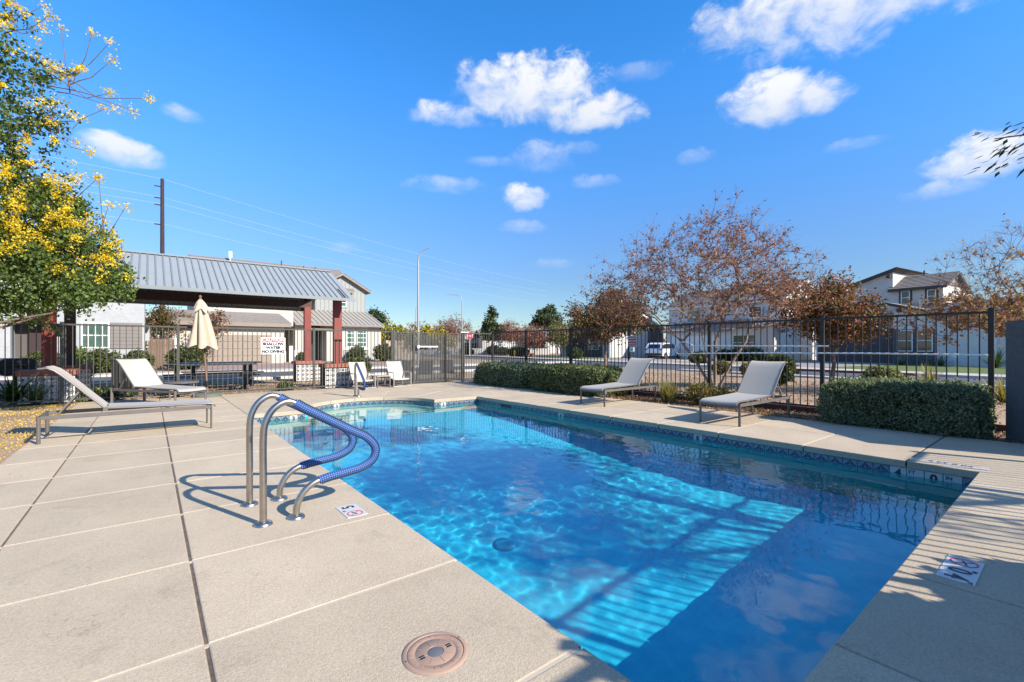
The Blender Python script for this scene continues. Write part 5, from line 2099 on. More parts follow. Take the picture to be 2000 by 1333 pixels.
for k, (dx_, l_) in enumerate(((0, "orange terracotta pot right of the hydrant, larger one"), (.8, "orange terracotta pot right of the hydrant, smaller one"))):
    pt = thing("plant_pot", l_, "pot", (37.8 + dx_, 45.2 - dx_, 0))
    s_ = 1 - .25 * k
    part("pot", MB().lathe([(.001, 0), (.22 * s_, 0), (.34 * s_, .5 * s_), (.36 * s_, .58 * s_), (.30 * s_, .58 * s_), (.28 * s_, .5 * s_), (.001, .5 * s_)], 16), M["terracotta"], pt, smooth=True)

up_ = thing("utility_pole", "dark wooden utility pole rising behind the shelter roof", "utility pole", (.87, 50, 0))
part("pole", MB().tube([(0, 0, 0), (0, 0, 15.9)], [.2, .13], 12), M["wood_pole"], up_, smooth=True)
for z_ in (14.2, 13.6, 11.9, 15.2):
    part("insulator_pin", MB().tube([(-.55, 0, z_), (.05, 0, z_)], .05, 8), M["wood_pole"], up_)
for k, (z0_, z1_) in enumerate(((15.9, 17.0), (14.3, 15.2), (13.7, 14.0), (12.0, 12.2))):
    pts = []
    A_, B_ = Vector((.85, 50, z0_)), Vector((78, 84, z1_))
    for i in range(25):
        f_ = i / 24
        p_ = A_.lerp(B_, f_)
        p_.z -= 1.6 * 4 * f_ * (1 - f_) * .5
        pts.append(p_)
    wv = obj("power_wire", MB().tube(pts, .0095, 4), M["wire"])
    tag(wv, ["highest thin overhead wire running right from the utility pole", "second highest overhead wire running right from the utility pole",
             "third overhead wire running right from the utility pole", "lowest overhead wire running right from the utility pole"][k], "wire", "overhead wires from the utility pole")
    A_, B_ = Vector((.85, 50, z0_)), Vector((-60, 42, z0_ + 1.6))
    wv = obj("power_wire", MB().tube([A_.lerp(B_, i / 10) - Vector((0, 0, 3.2 * (i / 10) * (1 - i / 10))) for i in range(11)], .0095, 4), M["wire"])
    tag(wv, ["highest overhead wire running left from the utility pole", "second highest overhead wire running left from the utility pole",
             "third overhead wire running left from the utility pole", "lowest overhead wire running left from the utility pole"][k], "wire", "overhead wires from the utility pole")

# ------------------------------------------------------------------ parked car (white suv, tail towards us)
car = thing("parked_car", "white suv parked on the driveway beyond the right fence, tail towards the pool", "car", uvp(38.3, 33.6), -TH + R(14))
prof = [(-2.25, .42), (-2.32, .62), (-2.28, .98), (-2.18, 1.12), (-1.92, 1.56), (-1.75, 1.66), (-1.2, 1.71), (.0, 1.70), (.45, 1.60), (1.15, 1.12), (1.75, 1.02), (2.2, .90), (2.34, .62), (2.3, .36), (-2.1, .34)]
body = MB()
secs = [(-.93, .93), (-.97, 1.0), (-.97, 1.0), (.97, 1.0), (.97, 1.0), (.93, .93)]
n_ = len(prof)
for (yy2, sc_) in ((-.90, .0), (-.96, 1), (.96, 1), (.90, .0)):
    for (x, z) in prof:
        inn = (z > 1.1)
        y = yy2 * (1 - .17 * max(0, (z - 1.05)) / .66)
        sh = .06 if sc_ == 0 else 0
        body.v.append((x * (1 - sh * .4), y, z - (sh if z > 1.2 else 0) + (sh if z < .5 else 0)))
for k in range(3):
    for i in range(n_):
        j = (i + 1) % n_
        body.f.append((k * n_ + i, k * n_ + j, (k + 1) * n_ + j, (k + 1) * n_ + i))
        body.m.append(0)
body.f.append(tuple(range(n_)))
body.f.append(tuple(range(3 * n_, 4 * n_)))
body.m += [0, 0]
part("body", body, M["car_paint"], car, smooth=True)
part("rear_window", MB().poly([(-2.205, -.68, 1.13), (-2.205, .68, 1.13), (-1.945, .60, 1.54), (-1.945, -.60, 1.54)]).poly([(-2.2, -.68, 1.13), (-1.94, -.60, 1.54), (-1.94, .60, 1.54), (-2.2, .68, 1.13)]), M["car_glass"], car)
for s in (-1, 1):
    def wy(z, e=.012):
        return s * (.96 * (1 - .17 * max(0, z - 1.05) / .66) + e)
    for q in (((-1.95, 1.14), (-1.72, 1.52), (-1.02, 1.60), (-1.02, 1.14)), ((-.95, 1.14), (-.95, 1.60), (-.02, 1.60), (-.02, 1.14)), ((.05, 1.14), (.05, 1.59), (.42, 1.52), (.98, 1.14))):
        part("side_window", MB().poly([(x, wy(z), z) for x, z in q]), M["car_glass"], car)
    part("tail_light", MB().box(-2.32, -2.12, min(s * .62, s * .965), max(s * .62, s * .965), .98, 1.10), M["red_lens"], car, bevel=.02)
    part("wing_mirror", MB().box(.55, .75, min(s * .95, s * 1.12), max(s * .95, s * 1.12), 1.12, 1.25), M["car_paint"], car, bevel=.03)
    for x in (-1.42, 1.42):
        w_ = part("wheel", MB().tube([(x, s * .76, .35), (x, s * .985, .35)], .36, 24), M["tyre"], car)
        part("rim", MB().tube([(x, s * .98, .35), (x, s * .995, .35)], .22, 16), M["rim"], w_)
part("bumper", MB().box(-2.36, -2.2, -.88, .88, .40, .62), M["black_plastic"], car, bevel=.03)
part("number_plate", MB().box(-2.345, -2.32, -.26, .26, .78, .92), M["sign_white"], car)

# ------------------------------------------------------------------ trees and planting


def tree_obj(name, label, cat, loc, group=None):
    return thing(name, label, cat, loc, 0, group)


def crown_child(t, me, name="crown"):
    """mesh given in world space under an unrotated thing"""
    off = world_loc(t)
    me.transform(Matrix.Translation(-off))
    return link(name, me, t)


# --- cassia with yellow blossom, left
T = tree_obj("flowering_tree", "large green tree with yellow blossom clusters filling the left edge", "tree", (-3.7, 11.9, 0))
blobs = [(-1.84, 11.69, 2.51, 1.02), (-1.17, 11.41, 2.73, 0.86), (-0.62, 11.19, 2.55, 0.43), (-1.49, 11.92, 3.42, 0.90), (-0.88, 10.8, 2.23, 0.33), (-1.91, 11.74, 3.59, 0.95),
         (-1.72, 11.95, 4.42, 0.66), (-1.36, 12.02, 3.96, 0.52), (-1.9, 11.69, 5.21, 0.80), (-1.40, 11.41, 5.35, 0.42), (-1.2, 11.35, 6.1, 0.16), (-1.98, 11.74, 6.2, 0.66),
         (-1.6, 11.44, 6.05, 0.32), (-2.05, 11.8, 7.05, 0.42), (-0.80, 11.47, 3.14, 0.38), (-1.59, 11.23, 2.1, 0.34), (-2.76, 12.16, 2.83, 1.4), (-2.76, 12.16, 4.58, 1.31),
         (-2.83, 12.47, 6.29, 1.17), (-0.44, 10.85, 2.3, 0.24), (-0.99, 10.88, 2.02, 0.18)]
bl = [(x, y, z, r * .95, r * .95, r * .88, r ** 2) for x, y, z, r in blobs]
lowb = [b for b in bl if b[2] < 4.1]
uppb = [b for b in bl if b[2] >= 4.1]
P1 = clump_points(lowb, 1500, 26, .07, 11, .62)
P2 = clump_points(uppb, 400, 24, .075, 12, .35)
crown_child(T, leaves_mesh("crown", P1, .044, [M["leaf_cassia"], M["leaf_cassia2"]], [3, 1.2], 1, 1.35, .8), "foliage")
crown_child(T, leaves_mesh("crown", P2, .052, [M["leaf_cassia2"], M["leaf_cassia"]], [2, 1.3], 2, 1.4, .4), "foliage")
trunkm = MB()
rg = random.Random(4)
tips = []
grow(trunkm, (-3.7, 12.4, -.05), (.25, -.1, 1), .13, 1.9, 4, rg, tips, .5, .14, 5, .74, 3, 8, .12)
# low limb reaching right under the canopy
trunkm.tube([(-3.6, 12.3, 1.0), (-2.9, 11.9, 1.25), (-2.35, 11.4, 1.52), (-1.8, 11.15, 1.72), (-1.3, 11.0, 1.85), (-.9, 10.9, 2.05)], [.045, .036, .028, .02, .014, .007], 8, cap=False)
trunkm.tube([(-2.35, 11.4, 1.52), (-1.9, 11.4, 1.62), (-1.5, 11.3, 1.80)], [.03, .022, .012], 6, cap=False)
clusters = [(-1.8, 11.4, 7.11), (-1.9, 11.48, 6.95), (-1.69, 11.31, 6.99), (-1.44, 11.36, 7.26), (-1.37, 11.31, 7.09), (-1.46, 11.38, 6.87), (-1.21, 11.19, 6.87), (-1.53, 11.44, 6.66),
            (-0.8, 10.98, 6.85), (-0.55, 10.79, 6.69), (-0.53, 10.78, 6.37), (-0.91, 11.07, 6.21), (-1.0, 11.14, 6.21), (-0.55, 10.79, 5.78), (-0.62, 10.84, 5.5), (-0.46, 10.71, 5.51),
            (-0.21, 10.52, 5.46), (-0.01, 10.36, 5.69), (-0.94, 11.1, 5.33), (-1.07, 11.07, 5.34), (-1.29, 11.25, 5.52), (-1.54, 11.32, 5.16), (-1.35, 11.17, 5.16), (-1.32, 11.27, 4.89),
            (-1.0, 11.02, 4.87), (-0.82, 10.87, 4.69), (-0.71, 10.92, 4.32), (-1.63, 11.52, 4.49), (-0.74, 11.06, 4.29), (-0.58, 11.06, 3.86), (-0.34, 10.87, 3.82), (-1.76, 11.37, 4.67),
            (-1.93, 11.51, 4.32), (-0.94, 11.1, 4.3)]
for cpt in clusters:
    c_ = Vector(cpt)
    near = min(blobs, key=lambda b: (Vector(b[:3]) - c_).length)
    a_ = Vector(near[:3]) + Vector((rg.uniform(-.2, .2), rg.uniform(-.2, .2), rg.uniform(-.3, .1)))
    mid = a_.lerp(c_, .55) + Vector((0, 0, -.10))
    trunkm.tube([a_, a_.lerp(mid, .5) + Vector((0, 0, .02)), mid, c_], [.012, .009, .007, .004], 5, cap=False)
obj("trunk", trunkm, M["bark"], T, smooth=True)
fl = []
rg2 = np.random.default_rng(5)
for cpt in clusters:
    k = rg2.integers(30, 70)
    fl.append(np.array(cpt) + rg2.normal(size=(k, 3)) * np.array([.048, .048, .042]))
# blossom over the sun side of the lower crown
camdir = Vector((.12, -1, .18)).normalized()
for _ in range(230):
    b = lowb[rg2.choice(len(lowb), p=np.array([q[6] for q in lowb]) / sum(q[6] for q in lowb))] if rg2.random() < .8 else uppb[rg2.integers(len(uppb))]
    d = rg2.normal(size=3)
    d[1] = -abs(d[1]) * 1.2
    d[2] = abs(d[2]) * 1.0 - .1
    d /= np.linalg.norm(d)
    p_ = np.array(b[:3]) + d * np.array(b[3:6]) * rg2.uniform(.95, 1.16)
    if p_[2] < 2.45 and rg2.random() < .75:
        continue
    k = rg2.integers(14, 60)
    fl.append(p_ + rg2.normal(size=(k, 3)) * rg2.uniform(.025, .06))
for b in [(-1.35, 11.2, 3.95, .33), (-1.75, 11.1, 3.75, .4), (-1.0, 11.15, 3.35, .25), (-1.6, 11.0, 3.2, .28), (-2.0, 11.3, 7.2, .38), (-.55, 10.95, 2.85, .2), (-1.9, 11.1, 4.05, .3)]:
    for _ in range(9):
        p_ = np.array(b[:3]) + rg2.normal(size=3) * b[3] * .6
        fl.append(p_ + rg2.normal(size=(50, 3)) * .05)
FL = np.vstack(fl)
crown_child(T, leaves_mesh("blossom", FL, .030, [M["flower"], M["flower_pale"]], [5, 1], 9, 1.1, .3), "blossom")

# --- large sparse tree beyond the right fence
T = tree_obj("bare_tree", "large nearly bare tree with thin russet leaves rising beyond the right fence", "tree", (12.3, 6.35, 0))
mb = MB()
tg = ellipsoid_targets([(12.2, 6.5, 3.25, 2.55, 2.55, 1.7), (10.9, 8.3, 2.75, 1.3, 1.3, 1.2), (13.2, 5.0, 2.75, 1.5, 1.3, 1.1), (12.2, 6.3, 4.4, 1.1, 1.1, .95)], 640, 21, 1.75, .05)
first = [((12.25, 6.38, .7), 0), ((12.22, 6.35, 1.4), 1), ((12.0, 6.75, .8), 0), ((11.75, 7.15, 1.5), 3), ((12.5, 6.05, .8), 0), ((12.75, 5.75, 1.45), 5), ((12.05, 6.5, .9), 0), ((11.95, 6.6, 1.7), 7)]
nodes, par, la = colony(mb, (12.25, 6.35, -.05), tg, 21, .0042, .44, .07, 6, first, .085)
pts = airy_crown(mb, nodes, par, la, 22, (6, 10), (.2, .55), (1, 5), .025, lambda p: 1 if p.z < 2.9 else .6)
obj("trunk", mb, [M["bark_pale"], M["twig"]], T, smooth=True)
crown_child(T, leaves_mesh("crown", pts, .040, [M["leaf_pink"], M["leaf_red"], M["leaf_tan"]], [2.8, 1.9, 1.3], 5, 1.9), "crown")


def pear(name, label, x, y, blobs, trunk_r, seed, mats, w, n, per, size, th, zt=None, spread=.11, shell=.5):
    T = tree_obj(name, label, "tree", (x, y, 0))
    mb = MB()
    tips = []
    rg = random.Random(seed)
    grow(mb, (x, y, -.05), (.02, .03, 1), trunk_r, th, 4, rg, tips, .55, .2, 4, .72, 3, 7, .1)
    obj("trunk", mb, M["bark"], T, smooth=True)
    P = clump_points(blobs, n, per, spread, seed, shell)
    crown_child(T, leaves_mesh("crown", P, size, mats, w, seed, 1.5), "crown")
    return T


pear("pear_tree", "russet and dark green pear tree beyond the fence, left of the red sign", 15.4, 12.9,
     [(15.0, 12.6, 2.35, 1.25, 1.25, .95), (14.0, 12.9, 2.25, .75, .75, .65), (15.9, 12.0, 2.55, .95, .95, .85), (15.2, 12.4, 3.15, .8, .8, .65), (13.6, 13.0, 2.7, .4, .4, .4)],
     .09, 31, [M["leaf_red"], M["leaf_bronze"], M["leaf_green"], M["leaf_pink"]], [1.5, 2.0, 1.6, 2.0], 620, 30, .064, 1.35, spread=.14, shell=.35)
pear("pear_tree", "reddish pear tree with orange and green leaves in front of the white house", 15.9, 4.7,
     [(15.7, 4.7, 2.3, 1.15, 1.15, .85), (15.9, 4.3, 1.85, 1.0, 1.0, .6), (15.2, 5.3, 2.2, .75, .75, .6), (15.8, 4.6, 2.95, .62, .62, .5), (16.2, 3.9, 2.2, .6, .6, .6)],
     .08, 32, [M["leaf_red"], M["leaf_orange"], M["leaf_bronze"], M["leaf_pink"], M["leaf_green"]], [1.8, .7, 1.6, 2.6, 1.0], 620, 28, .056, 1.1, spread=.12, shell=.35)
# twiggy tree at the right edge
T = tree_obj("bare_tree", "twiggy tree with golden tan leaves behind the screen wall at the right edge", "tree", (17.6, .75, 0))
mb = MB()
tg = ellipsoid_targets([(17.4, 1.0, 2.3, 2.3, 2.0, .75), (17.3, 1.0, 3.2, 1.8, 1.7, 1.1), (16.4, 2.0, 2.0, 1.4, 1.2, .6)], 380, 41, 1.2, .05)
nodes, par, la = colony(mb, (17.7, .7, -.05), tg, 41, .004, .44, .07, 6, [((17.65, .75, .6), 0), ((17.5, .85, 1.2), 1), ((17.75, .5, 1.2), 1)], .08)
pts = airy_crown(mb, nodes, par, la, 42, (5, 9), (.2, .5), (2, 8), .03, lambda p: 1.0 if p.z < 2.5 else .12)
obj("trunk", mb, [M["bark"], M["twig"]], T, smooth=True)
crown_child(T, leaves_mesh("crown", pts, .048, [M["leaf_tan"], M["leaf_pink"], M["leaf_orange"]], [3, 1.5, 1], 6, 1.8), "crown")

# background trees: one crown and trunk each


def bg_tree(name, label, x, y, blobs, trunk_r, th, seed, mats, w, n, per, size, spread, group=None, depth=3, bare=False):
    T = tree_obj(name, label, "tree", (x, y, 0), group)
    mb = MB()
    tips = []
    rg = random.Random(seed)
    grow(mb, (x, y, -.05), (0, 0, 1), trunk_r, th, depth, rg, tips, .6, .2, 3, .7, 3, 5, .12, None, .012 if bare else .01)
    obj("trunk", mb, M["twig"] if bare else M["bark"], T)
    if n:
        P = clump_points([(x + b[0], y + b[1], b[2], b[3], b[3], b[4]) for b in blobs], n, per, spread, seed, .35)
        crown_child(T, leaves_mesh("crown", P, size, mats, w, seed, 1.7), "crown")
    return T


PN = [M["pine"], M["pine_lit"]]
bg_tree("pine_tree", "tall dark pine just right of the street lamp with the pale head", 41.1, 56.7,
        [(0, 0, 6.2, .8, .8), (-.2, 0, 4.9, 1.3, .8), (.5, 0, 3.9, 2.0, .8), (-.6, 0, 3.3, 1.6, .7), (.9, .4, 2.9, 1.8, .6), (0, 0, 7.1, .4, .6)], .16, 2.4, 51, PN, [2, 1], 210, 34, .20, .24)
bg_tree("pine_tree", "pine with an open top in the gap left of the russet pear tree", 54.2, 59.1,
        [(-.4, 0, 7.2, .9, .8), (.9, -.6, 7.6, .9, .9), (0, 0, 6.2, 1.7, .8), (.6, 0, 5.3, 1.4, .9), (-1.4, .8, 5.2, .9, .7)], .2, 3.0, 52, PN, [2, 1], 170, 34, .24, .28)
bg_tree("pine_tree", "pointed pine directly behind the russet pear tree's left side", 58.5, 60.2,
        [(0, 0, 7.0, .5, .7), (0, 0, 5.9, 1.1, .8), (0, 0, 4.7, 1.7, .9), (0, 0, 3.4, 2.1, .9)], .2, 3.0, 53, PN, [2, 1], 150, 34, .24, .28)
bg_tree("pine_tree", "small distant conifer behind the cream house's metal roof end", 29, 73,
        [(0, 0, 6.6, 1.1, .9), (.6, 0, 5.8, 1.7, .9), (0, 0, 4.6, 2.2, 1.0)], .2, 2.6, 54, PN, [3, 1], 120, 30, .26, .3)
YB = [M["leaf_green"], M["flower"], M["leaf_cassia"]]
for i, (x, y, r, z, l_) in enumerate(((18.6, 42.5, 1.7, 2.6, "yellow flowering tree right beside the cream house"), (21.3, 41.0, 1.4, 2.3, "yellow flowering tree left of the nearest street lamp"),
                                      (22.9, 39.9, 1.2, 2.1, "lower orange flowering tree right of the nearest street lamp"))):
    bg_tree("flowering_tree", l_, x, y, [(0, 0, z, r, r * .7), (.5 * r, -.3, z - .4, r * .7, r * .5), (-.5 * r, 0, z - .3, r * .75, r * .6)], .08, 1.2, 60 + i,
            YB, [2.4, 2.6 + i, 2], 170, 26, .13, .16, "yellow flowering trees beyond the gate")
RB = [M["leaf_pink"], M["leaf_red"], M["twig"]]
for i, (x, y, r, z, l_) in enumerate(((27.5, 53.5, 1.9, 2.5, "round reddish bare tree over the mesh gate"), (32.2, 55.5, 1.8, 2.9, "reddish bare tree behind the lamp with the pale head, left part"),
                                      (36.8, 60.5, 2.3, 3.9, "tall greyish bare tree left of the dark pine"), (43.6, 55.2, 2.0, 3.2, "reddish bare tree directly right of the dark pine"),
                                      (47.5, 55.5, 1.9, 2.8, "fading bare tree halfway between the two pines"), (38.4, 43.6, 1.6, 2.2, "dull red tree above the hydrant"),
                                      (41.6, 42.0, 1.6, 2.6, "yellow green tree left of the shaded dark house"))):
    ms, w_ = (RB, [2, 2, 1]) if i < 6 else ([M["leaf_cassia"], M["grass_blade"], M["leaf_pink"]], [2, 2, 1])
    r, z = r * 1.18, z * 1.14
    bg_tree("bare_tree" if i < 6 else "leafy_tree", l_, x, y, [(0, 0, z, r, r * .8), (r * .4, 0, z - .5, r * .8, r * .6), (-r * .45, 0, z - .4, r * .8, r * .6)], .10, 1.5, 70 + i, ms, w_,
            300 if i != 2 else 170, 18, .11, .22, "bare trees along the far street" if i < 6 else None, 4, True)
for i, (x, y, r, z, l_) in enumerate(((1.55, 39.0, 1.15, 2.5, "russet tree between the two left houses, seen under the shelter roof"), (.4, 37.5, 1.0, 2.9, "olive tree against the white house's right edge"),
                                      (3.3, 36.6, .95, 2.7, "thin russet tree behind the folded umbrella"))):
    bg_tree("small_tree", l_, x, y, [(0, 0, z, r, r * .9), (.3, 0, z + .6, r * .7, r * .6), (-.3, 0, z - .5, r * .8, r * .5)], .07, 1.3, 80 + i,
            [M["leaf_orange"], M["leaf_red"], M["leaf_bronze"]], [1.5, 2, 1.5] if i != 1 else [.5, .5, 3], 150 if i < 2 else 70, 20, .08, .14, None, 4, i == 2)
# far band of trees on the horizon
P = []
rr = np.random.default_rng(8)
for k in range(70):
    a = R(rr.uniform(-14, 92))
    d = rr.uniform(120, 230)
    c = np.array([d * math.sin(a), d * math.cos(a), 2.2])
    P.append(c + rr.normal(size=(130, 3)) * np.array([3.2, 3.2, 1.5]))
P = np.vstack(P)
P[:, 2] = np.clip(P[:, 2], .1, 6.5)
ft = link("distant_trees", leaves_mesh("distant_trees", P, .9, [M["leaf_bronze"], M["leaf_pink"], M["pine"]], [2, 1, 2], 8, 1.2))
tag(ft, "low band of trees on the horizon", None, None, "stuff")


def hedge(name, label, x0, x1, y0, y1, H, mats, w, n, seed, size=.05, cat="hedge", n_tip=0, tipm=None):
    T = thing(name, label, cat, ((x0 + x1) / 2, (y0 + y1) / 2, 0))
    rg = np.random.default_rng(seed)
    lx, ly = x1 - x0, y1 - y0
    pts = []
    area = np.array([lx * ly, ly * H, ly * H, lx * H, lx * H])
    face = rg.choice(5, size=n, p=area / area.sum())
    for f_ in face:
        a, b = rg.random(), rg.random()
        if f_ == 0:
            p = [x0 + a * lx, y0 + b * ly, H]
        elif f_ in (1, 2):
            p = [x0 if f_ == 1 else x1, y0 + a * ly, b * H]
        else:
            p = [x0 + a * lx, y0 if f_ == 3 else y1, b * H]
        pts.append(p)
    P = np.array(pts)
    c = np.array([(x0 + x1) / 2, (y0 + y1) / 2, H * .45])
    # round the shoulders and give the surface bumps
    q = (P - c) / np.array([lx / 2, ly / 2, H * .55])
    k = np.maximum(1e-6, (np.abs(q) ** 5).sum(1) ** (1 / 5))
    P = c + (P - c) / k[:, None]
    out = []
    for p in P:
        b = noise.noise(Vector((p[0] * 2.2 + seed, p[1] * 2.2, p[2] * 2.2))) * .09 + noise.noise(Vector((p[0] * 7, p[1] * 7, p[2] * 7 + seed))) * .055
        d = (p - c)
        d /= np.linalg.norm(d)
        out.append(p + d * b)
    P = np.array(out)
    J = []
    for p in P:
        kk = rg.integers(4, 9)
        J.append(p + rg.normal(size=(kk, 3)) * .035 - (p - c) * rg.uniform(0, .06, size=(kk, 1)))
    Q = np.vstack(J)
    Q[:, 2] = np.maximum(Q[:, 2], .01)
    shoots = []
    for _ in range(int(n / 45)):
        p = P[rg.integers(len(P))]
        if p[2] < H * .6:
            continue
        d = np.array([rg.normal() * .3, rg.normal() * .3, 1.0])
        k = rg.integers(6, 14)
        f = rg.random((k, 1))
        shoots.append(p + d * f * rg.uniform(.05, .16) + rg.normal(size=(k, 3)) * .01)
    if shoots:
        Q = np.vstack([Q] + shoots)
    pv = np.array([noise.noise(Vector((q[0] * 1.6, q[1] * 1.6, q[2] * 2.2 + seed))) for q in Q])
    w2 = [1] + [2.5] * (len(mats) - 1)
    for (sel, ww, sd_) in ((pv < .04, w, seed), (pv >= .04, w2, seed + 1)):
        if sel.sum() > 10:
            crown_child(T, leaves_mesh("foliage", Q[sel], size, mats, ww if len(mats) > 1 else None, sd_, 1.8, .5), "foliage")
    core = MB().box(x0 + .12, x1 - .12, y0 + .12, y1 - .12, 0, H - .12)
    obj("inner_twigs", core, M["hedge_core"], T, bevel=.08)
    return T


HA = [M["hedge_a"], M["hedge_b"]]
hedge("clipped_hedge", "clipped grey green hedge at the right, beside the grey screen wall", 8.85, 10.05, .86, 2.85, .67, HA, [3, .8], 11000, 5, .025)
hedge("clipped_hedge", "clipped hedge behind the far pool corner, bluish grey half next to the mesh gate", 8.75, 10.1, 10.4, 13.3, .68, [M["hedge_a"], M["hedge_b"]], [2, 2], 6000, 6, .038)
hedge("clipped_hedge", "clipped olive hedge at the left of the lounger by the ornamental grass", 8.75, 10.1, 7.55, 10.35, .69, [M["hedge_c"], M["hedge_a"]], [2, 1.6], 7000, 7, .038)


def ball_bush(label, x, y, r, hh, mats, w, seed, n=260, size=.06, group=None, name="round_shrub"):
    T = thing(name, label, "shrub", (x, y, 0), 0, group)
    P = clump_points([(x, y, hh * .5, r, r, hh * .5)], n, 14, r * .07, seed, .86)
    P[:, 2] = np.maximum(P[:, 2], .01)
    crown_child(T, leaves_mesh("foliage", P, size, mats, w, seed, 1.5), "foliage")
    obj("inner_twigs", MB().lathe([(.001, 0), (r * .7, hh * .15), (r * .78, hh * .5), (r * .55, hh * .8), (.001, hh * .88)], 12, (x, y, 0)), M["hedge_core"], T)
    return T


GB = [M["leaf_green"], M["leaf_bronze"], M["hedge_c"]]
ball_bush("round clipped shrub beyond the fence, behind the nearest right lounger's backrest", 16.6, 6.45, .52, 1.0, GB, [2, 1, 1], 91, 300)
ball_bush("low round shrub by the far side of the street, seen above the clipped right hedge", 19.6, 4.3, .55, .55, [M["grass_blade"], M["hedge_a"]], [1, 1], 92, 220)
ball_bush("small olive shrub at the kerb, left one of the pair seen through the big tree", 21.0, 10.6, .42, .62, [M["hedge_c"], M["leaf_orange"]], [3, 1], 93, 160)
ball_bush("small olive shrub at the kerb, right one of the pair seen through the big tree", 20.3, 9.0, .42, .60, [M["hedge_c"], M["leaf_orange"]], [3, 1], 94, 160)
for i, (x, y, r, hh, l_) in enumerate(((-3.9, 28.9, .55, 1.0, "round shrub by the porch of the white house"), (-2.75, 29.6, .75, 1.2, "round shrub directly below the white house's window"), (-1.75, 29.5, .7, 1.15, "round shrub below the siding panel, left of the bin"),
                                       (-.45, 29.6, .6, 1.1, "round shrub behind the litter bin's lid"), (1.6, 31.0, .9, 1.35, "leafy round shrub in front of the board fence"),
                                       (14.4, 40.2, .75, 1.35, "round boxwood below the cream house's windows"), (16.5, 39.2, .95, 1.5, "larger round boxwood at the cream house's right corner"),
                                       (9.9, 40.2, .45, .8, "small dark shrub beside the cream house's porch"), (7.0, 19.6, .55, .8, "dark leafy shrub between the two tiled piers"), (5.9, 19.2, .5, .6, "grey green shrub left of the dark leafy one"),
                                       (8.4, 18.3, .5, .65, "dark green shrub behind the small side table"))):
    ball_bush(l_, x, y, r, hh, GB if i != 1 else [M["leaf_cassia"], M["hedge_c"]], [2, 1, 1] if i != 1 else [2, 1], 100 + i, 240, .08)
for i, (u_, v_, r, hh) in enumerate(((39.3, 24.2, .8, 1.1), (39.2, 25.6, .7, 1.2), (39.4, 27.2, .8, 1.0))):
    p_ = uvp(u_, v_)
    ball_bush(["dark shrub by the white porch column of the grey house", "dark shrub under the grey house's front window", "dark shrub left of the grey house's front window"][i], p_[0], p_[1], r, hh, [M["leaf_dark"], M["leaf_green"]], [2, 1], 120 + i, 200, .09)


for i, (u_, v_, r, hh, l_) in enumerate(((29.5, 22.5, .7, .9, "dark green shrub across the street, right of the big tree's trunk"), (30.0, 38.2, .8, 1.1, "rounded shrub across the street beside the white suv"),
                                         (31.0, 50.5, .9, 1.2, "dark shrub across the street in front of the shaded dark house"), (31.5, 53.0, 1.0, 1.3, "larger dark shrub at the left corner of the shaded dark house"),
                                         (33.5, 60.0, 1.1, 1.2, "low green shrub beside the yellow hydrant"), (35.0, 66.0, 1.2, 1.4, "low green shrub under the tall dark pine"),
                                         (30.5, 66.5, 1.1, 1.1, "low green shrub right of the stop sign's post"))):
    p_ = uvp(u_, v_)
    ball_bush(l_, p_[0], p_[1], r, hh, [M["leaf_green"], M["leaf_bronze"], M["leaf_cassia2"]], [2, 1, 2], 140 + i, 220, .11)


def spiky(name, label, x, y, n, L_, wdt, m, seed, cat="plant", up=.6, droop=.25, z=0.0, group=None, base=.05):
    T = thing(name, label, cat, (x, y, z), 0, group)
    rg = random.Random(seed)
    mb = MB()
    for k in range(n):
        a = rg.uniform(0, 2 * math.pi)
        d = Vector((math.cos(a), math.sin(a), 0))
        el = rg.uniform(up, 1.45)
        l = L_ * rg.uniform(.65, 1.1)
        s = Vector((-d.y, d.x, 0))
        p = Vector((x + rg.uniform(-base, base), y + rg.uniform(-base, base), z))
        prev = None
        for j in range(5):
            f = j / 4
            c = p + d * (l * f * math.cos(el)) + Vector((0, 0, l * f * math.sin(el) - droop * l * f * f))
            wv_ = wdt * (1 - f) * (.6 + .9 * f) + .0015
            cur = (c - s * wv_, c + s * wv_)
            if prev:
                mb.poly([prev[0], prev[1], cur[1], cur[0]])
            prev = cur
    off = world_loc(T)
    me = bpy.data.meshes.new("blades")
    me.from_pydata([tuple(Vector(v) - off) for v in mb.v], [], mb.f)
    me.materials.append(m)
    link("blades", me, T)
    return T


spiky("ornamental_grass", "upright yellow green ornamental grass behind the middle lounger's head end", 9.5, 6.05, 260, .58, .008, M["grass_blade"], 3, "grass clump", .95, .15, base=.14)
spiky("ornamental_grass", "low straw coloured tuft at the bed edge below the net hoop", 9.75, 5.35, 120, .35, .007, M["grass_green"], 4, "grass clump", .8, .2, base=.18)
T = thing("leafy_shrub", "loose yellow green shrub in the bed behind the nearest right lounger", "shrub", (9.75, 5.15, 0))
P = clump_points([(9.7, 5.3, .24, .42, .5, .22), (9.8, 4.7, .2, .35, .45, .18)], 130, 12, .05, 17, .4)
P[:, 2] = np.maximum(P[:, 2], .01)
crown_child(T, leaves_mesh("foliage", P, .045, [M["hedge_c"], M["leaf_orange"], M["grass_blade"]], [2, 1.2, 1.2], 17), "foliage")
for i, (x, y, n, L_, l_) in enumerate(((19.0, 3.0, 130, .95, "pale spiky grass seen just above the clipped right hedge"), (15.2, 1.15, 150, .85, "pale spiky grass behind the fence's right end post"))):
    spiky("spiky_grass", l_, x, y, n, L_, .014, M["grass_blade"], 20 + i, "grass clump", .5, .2)
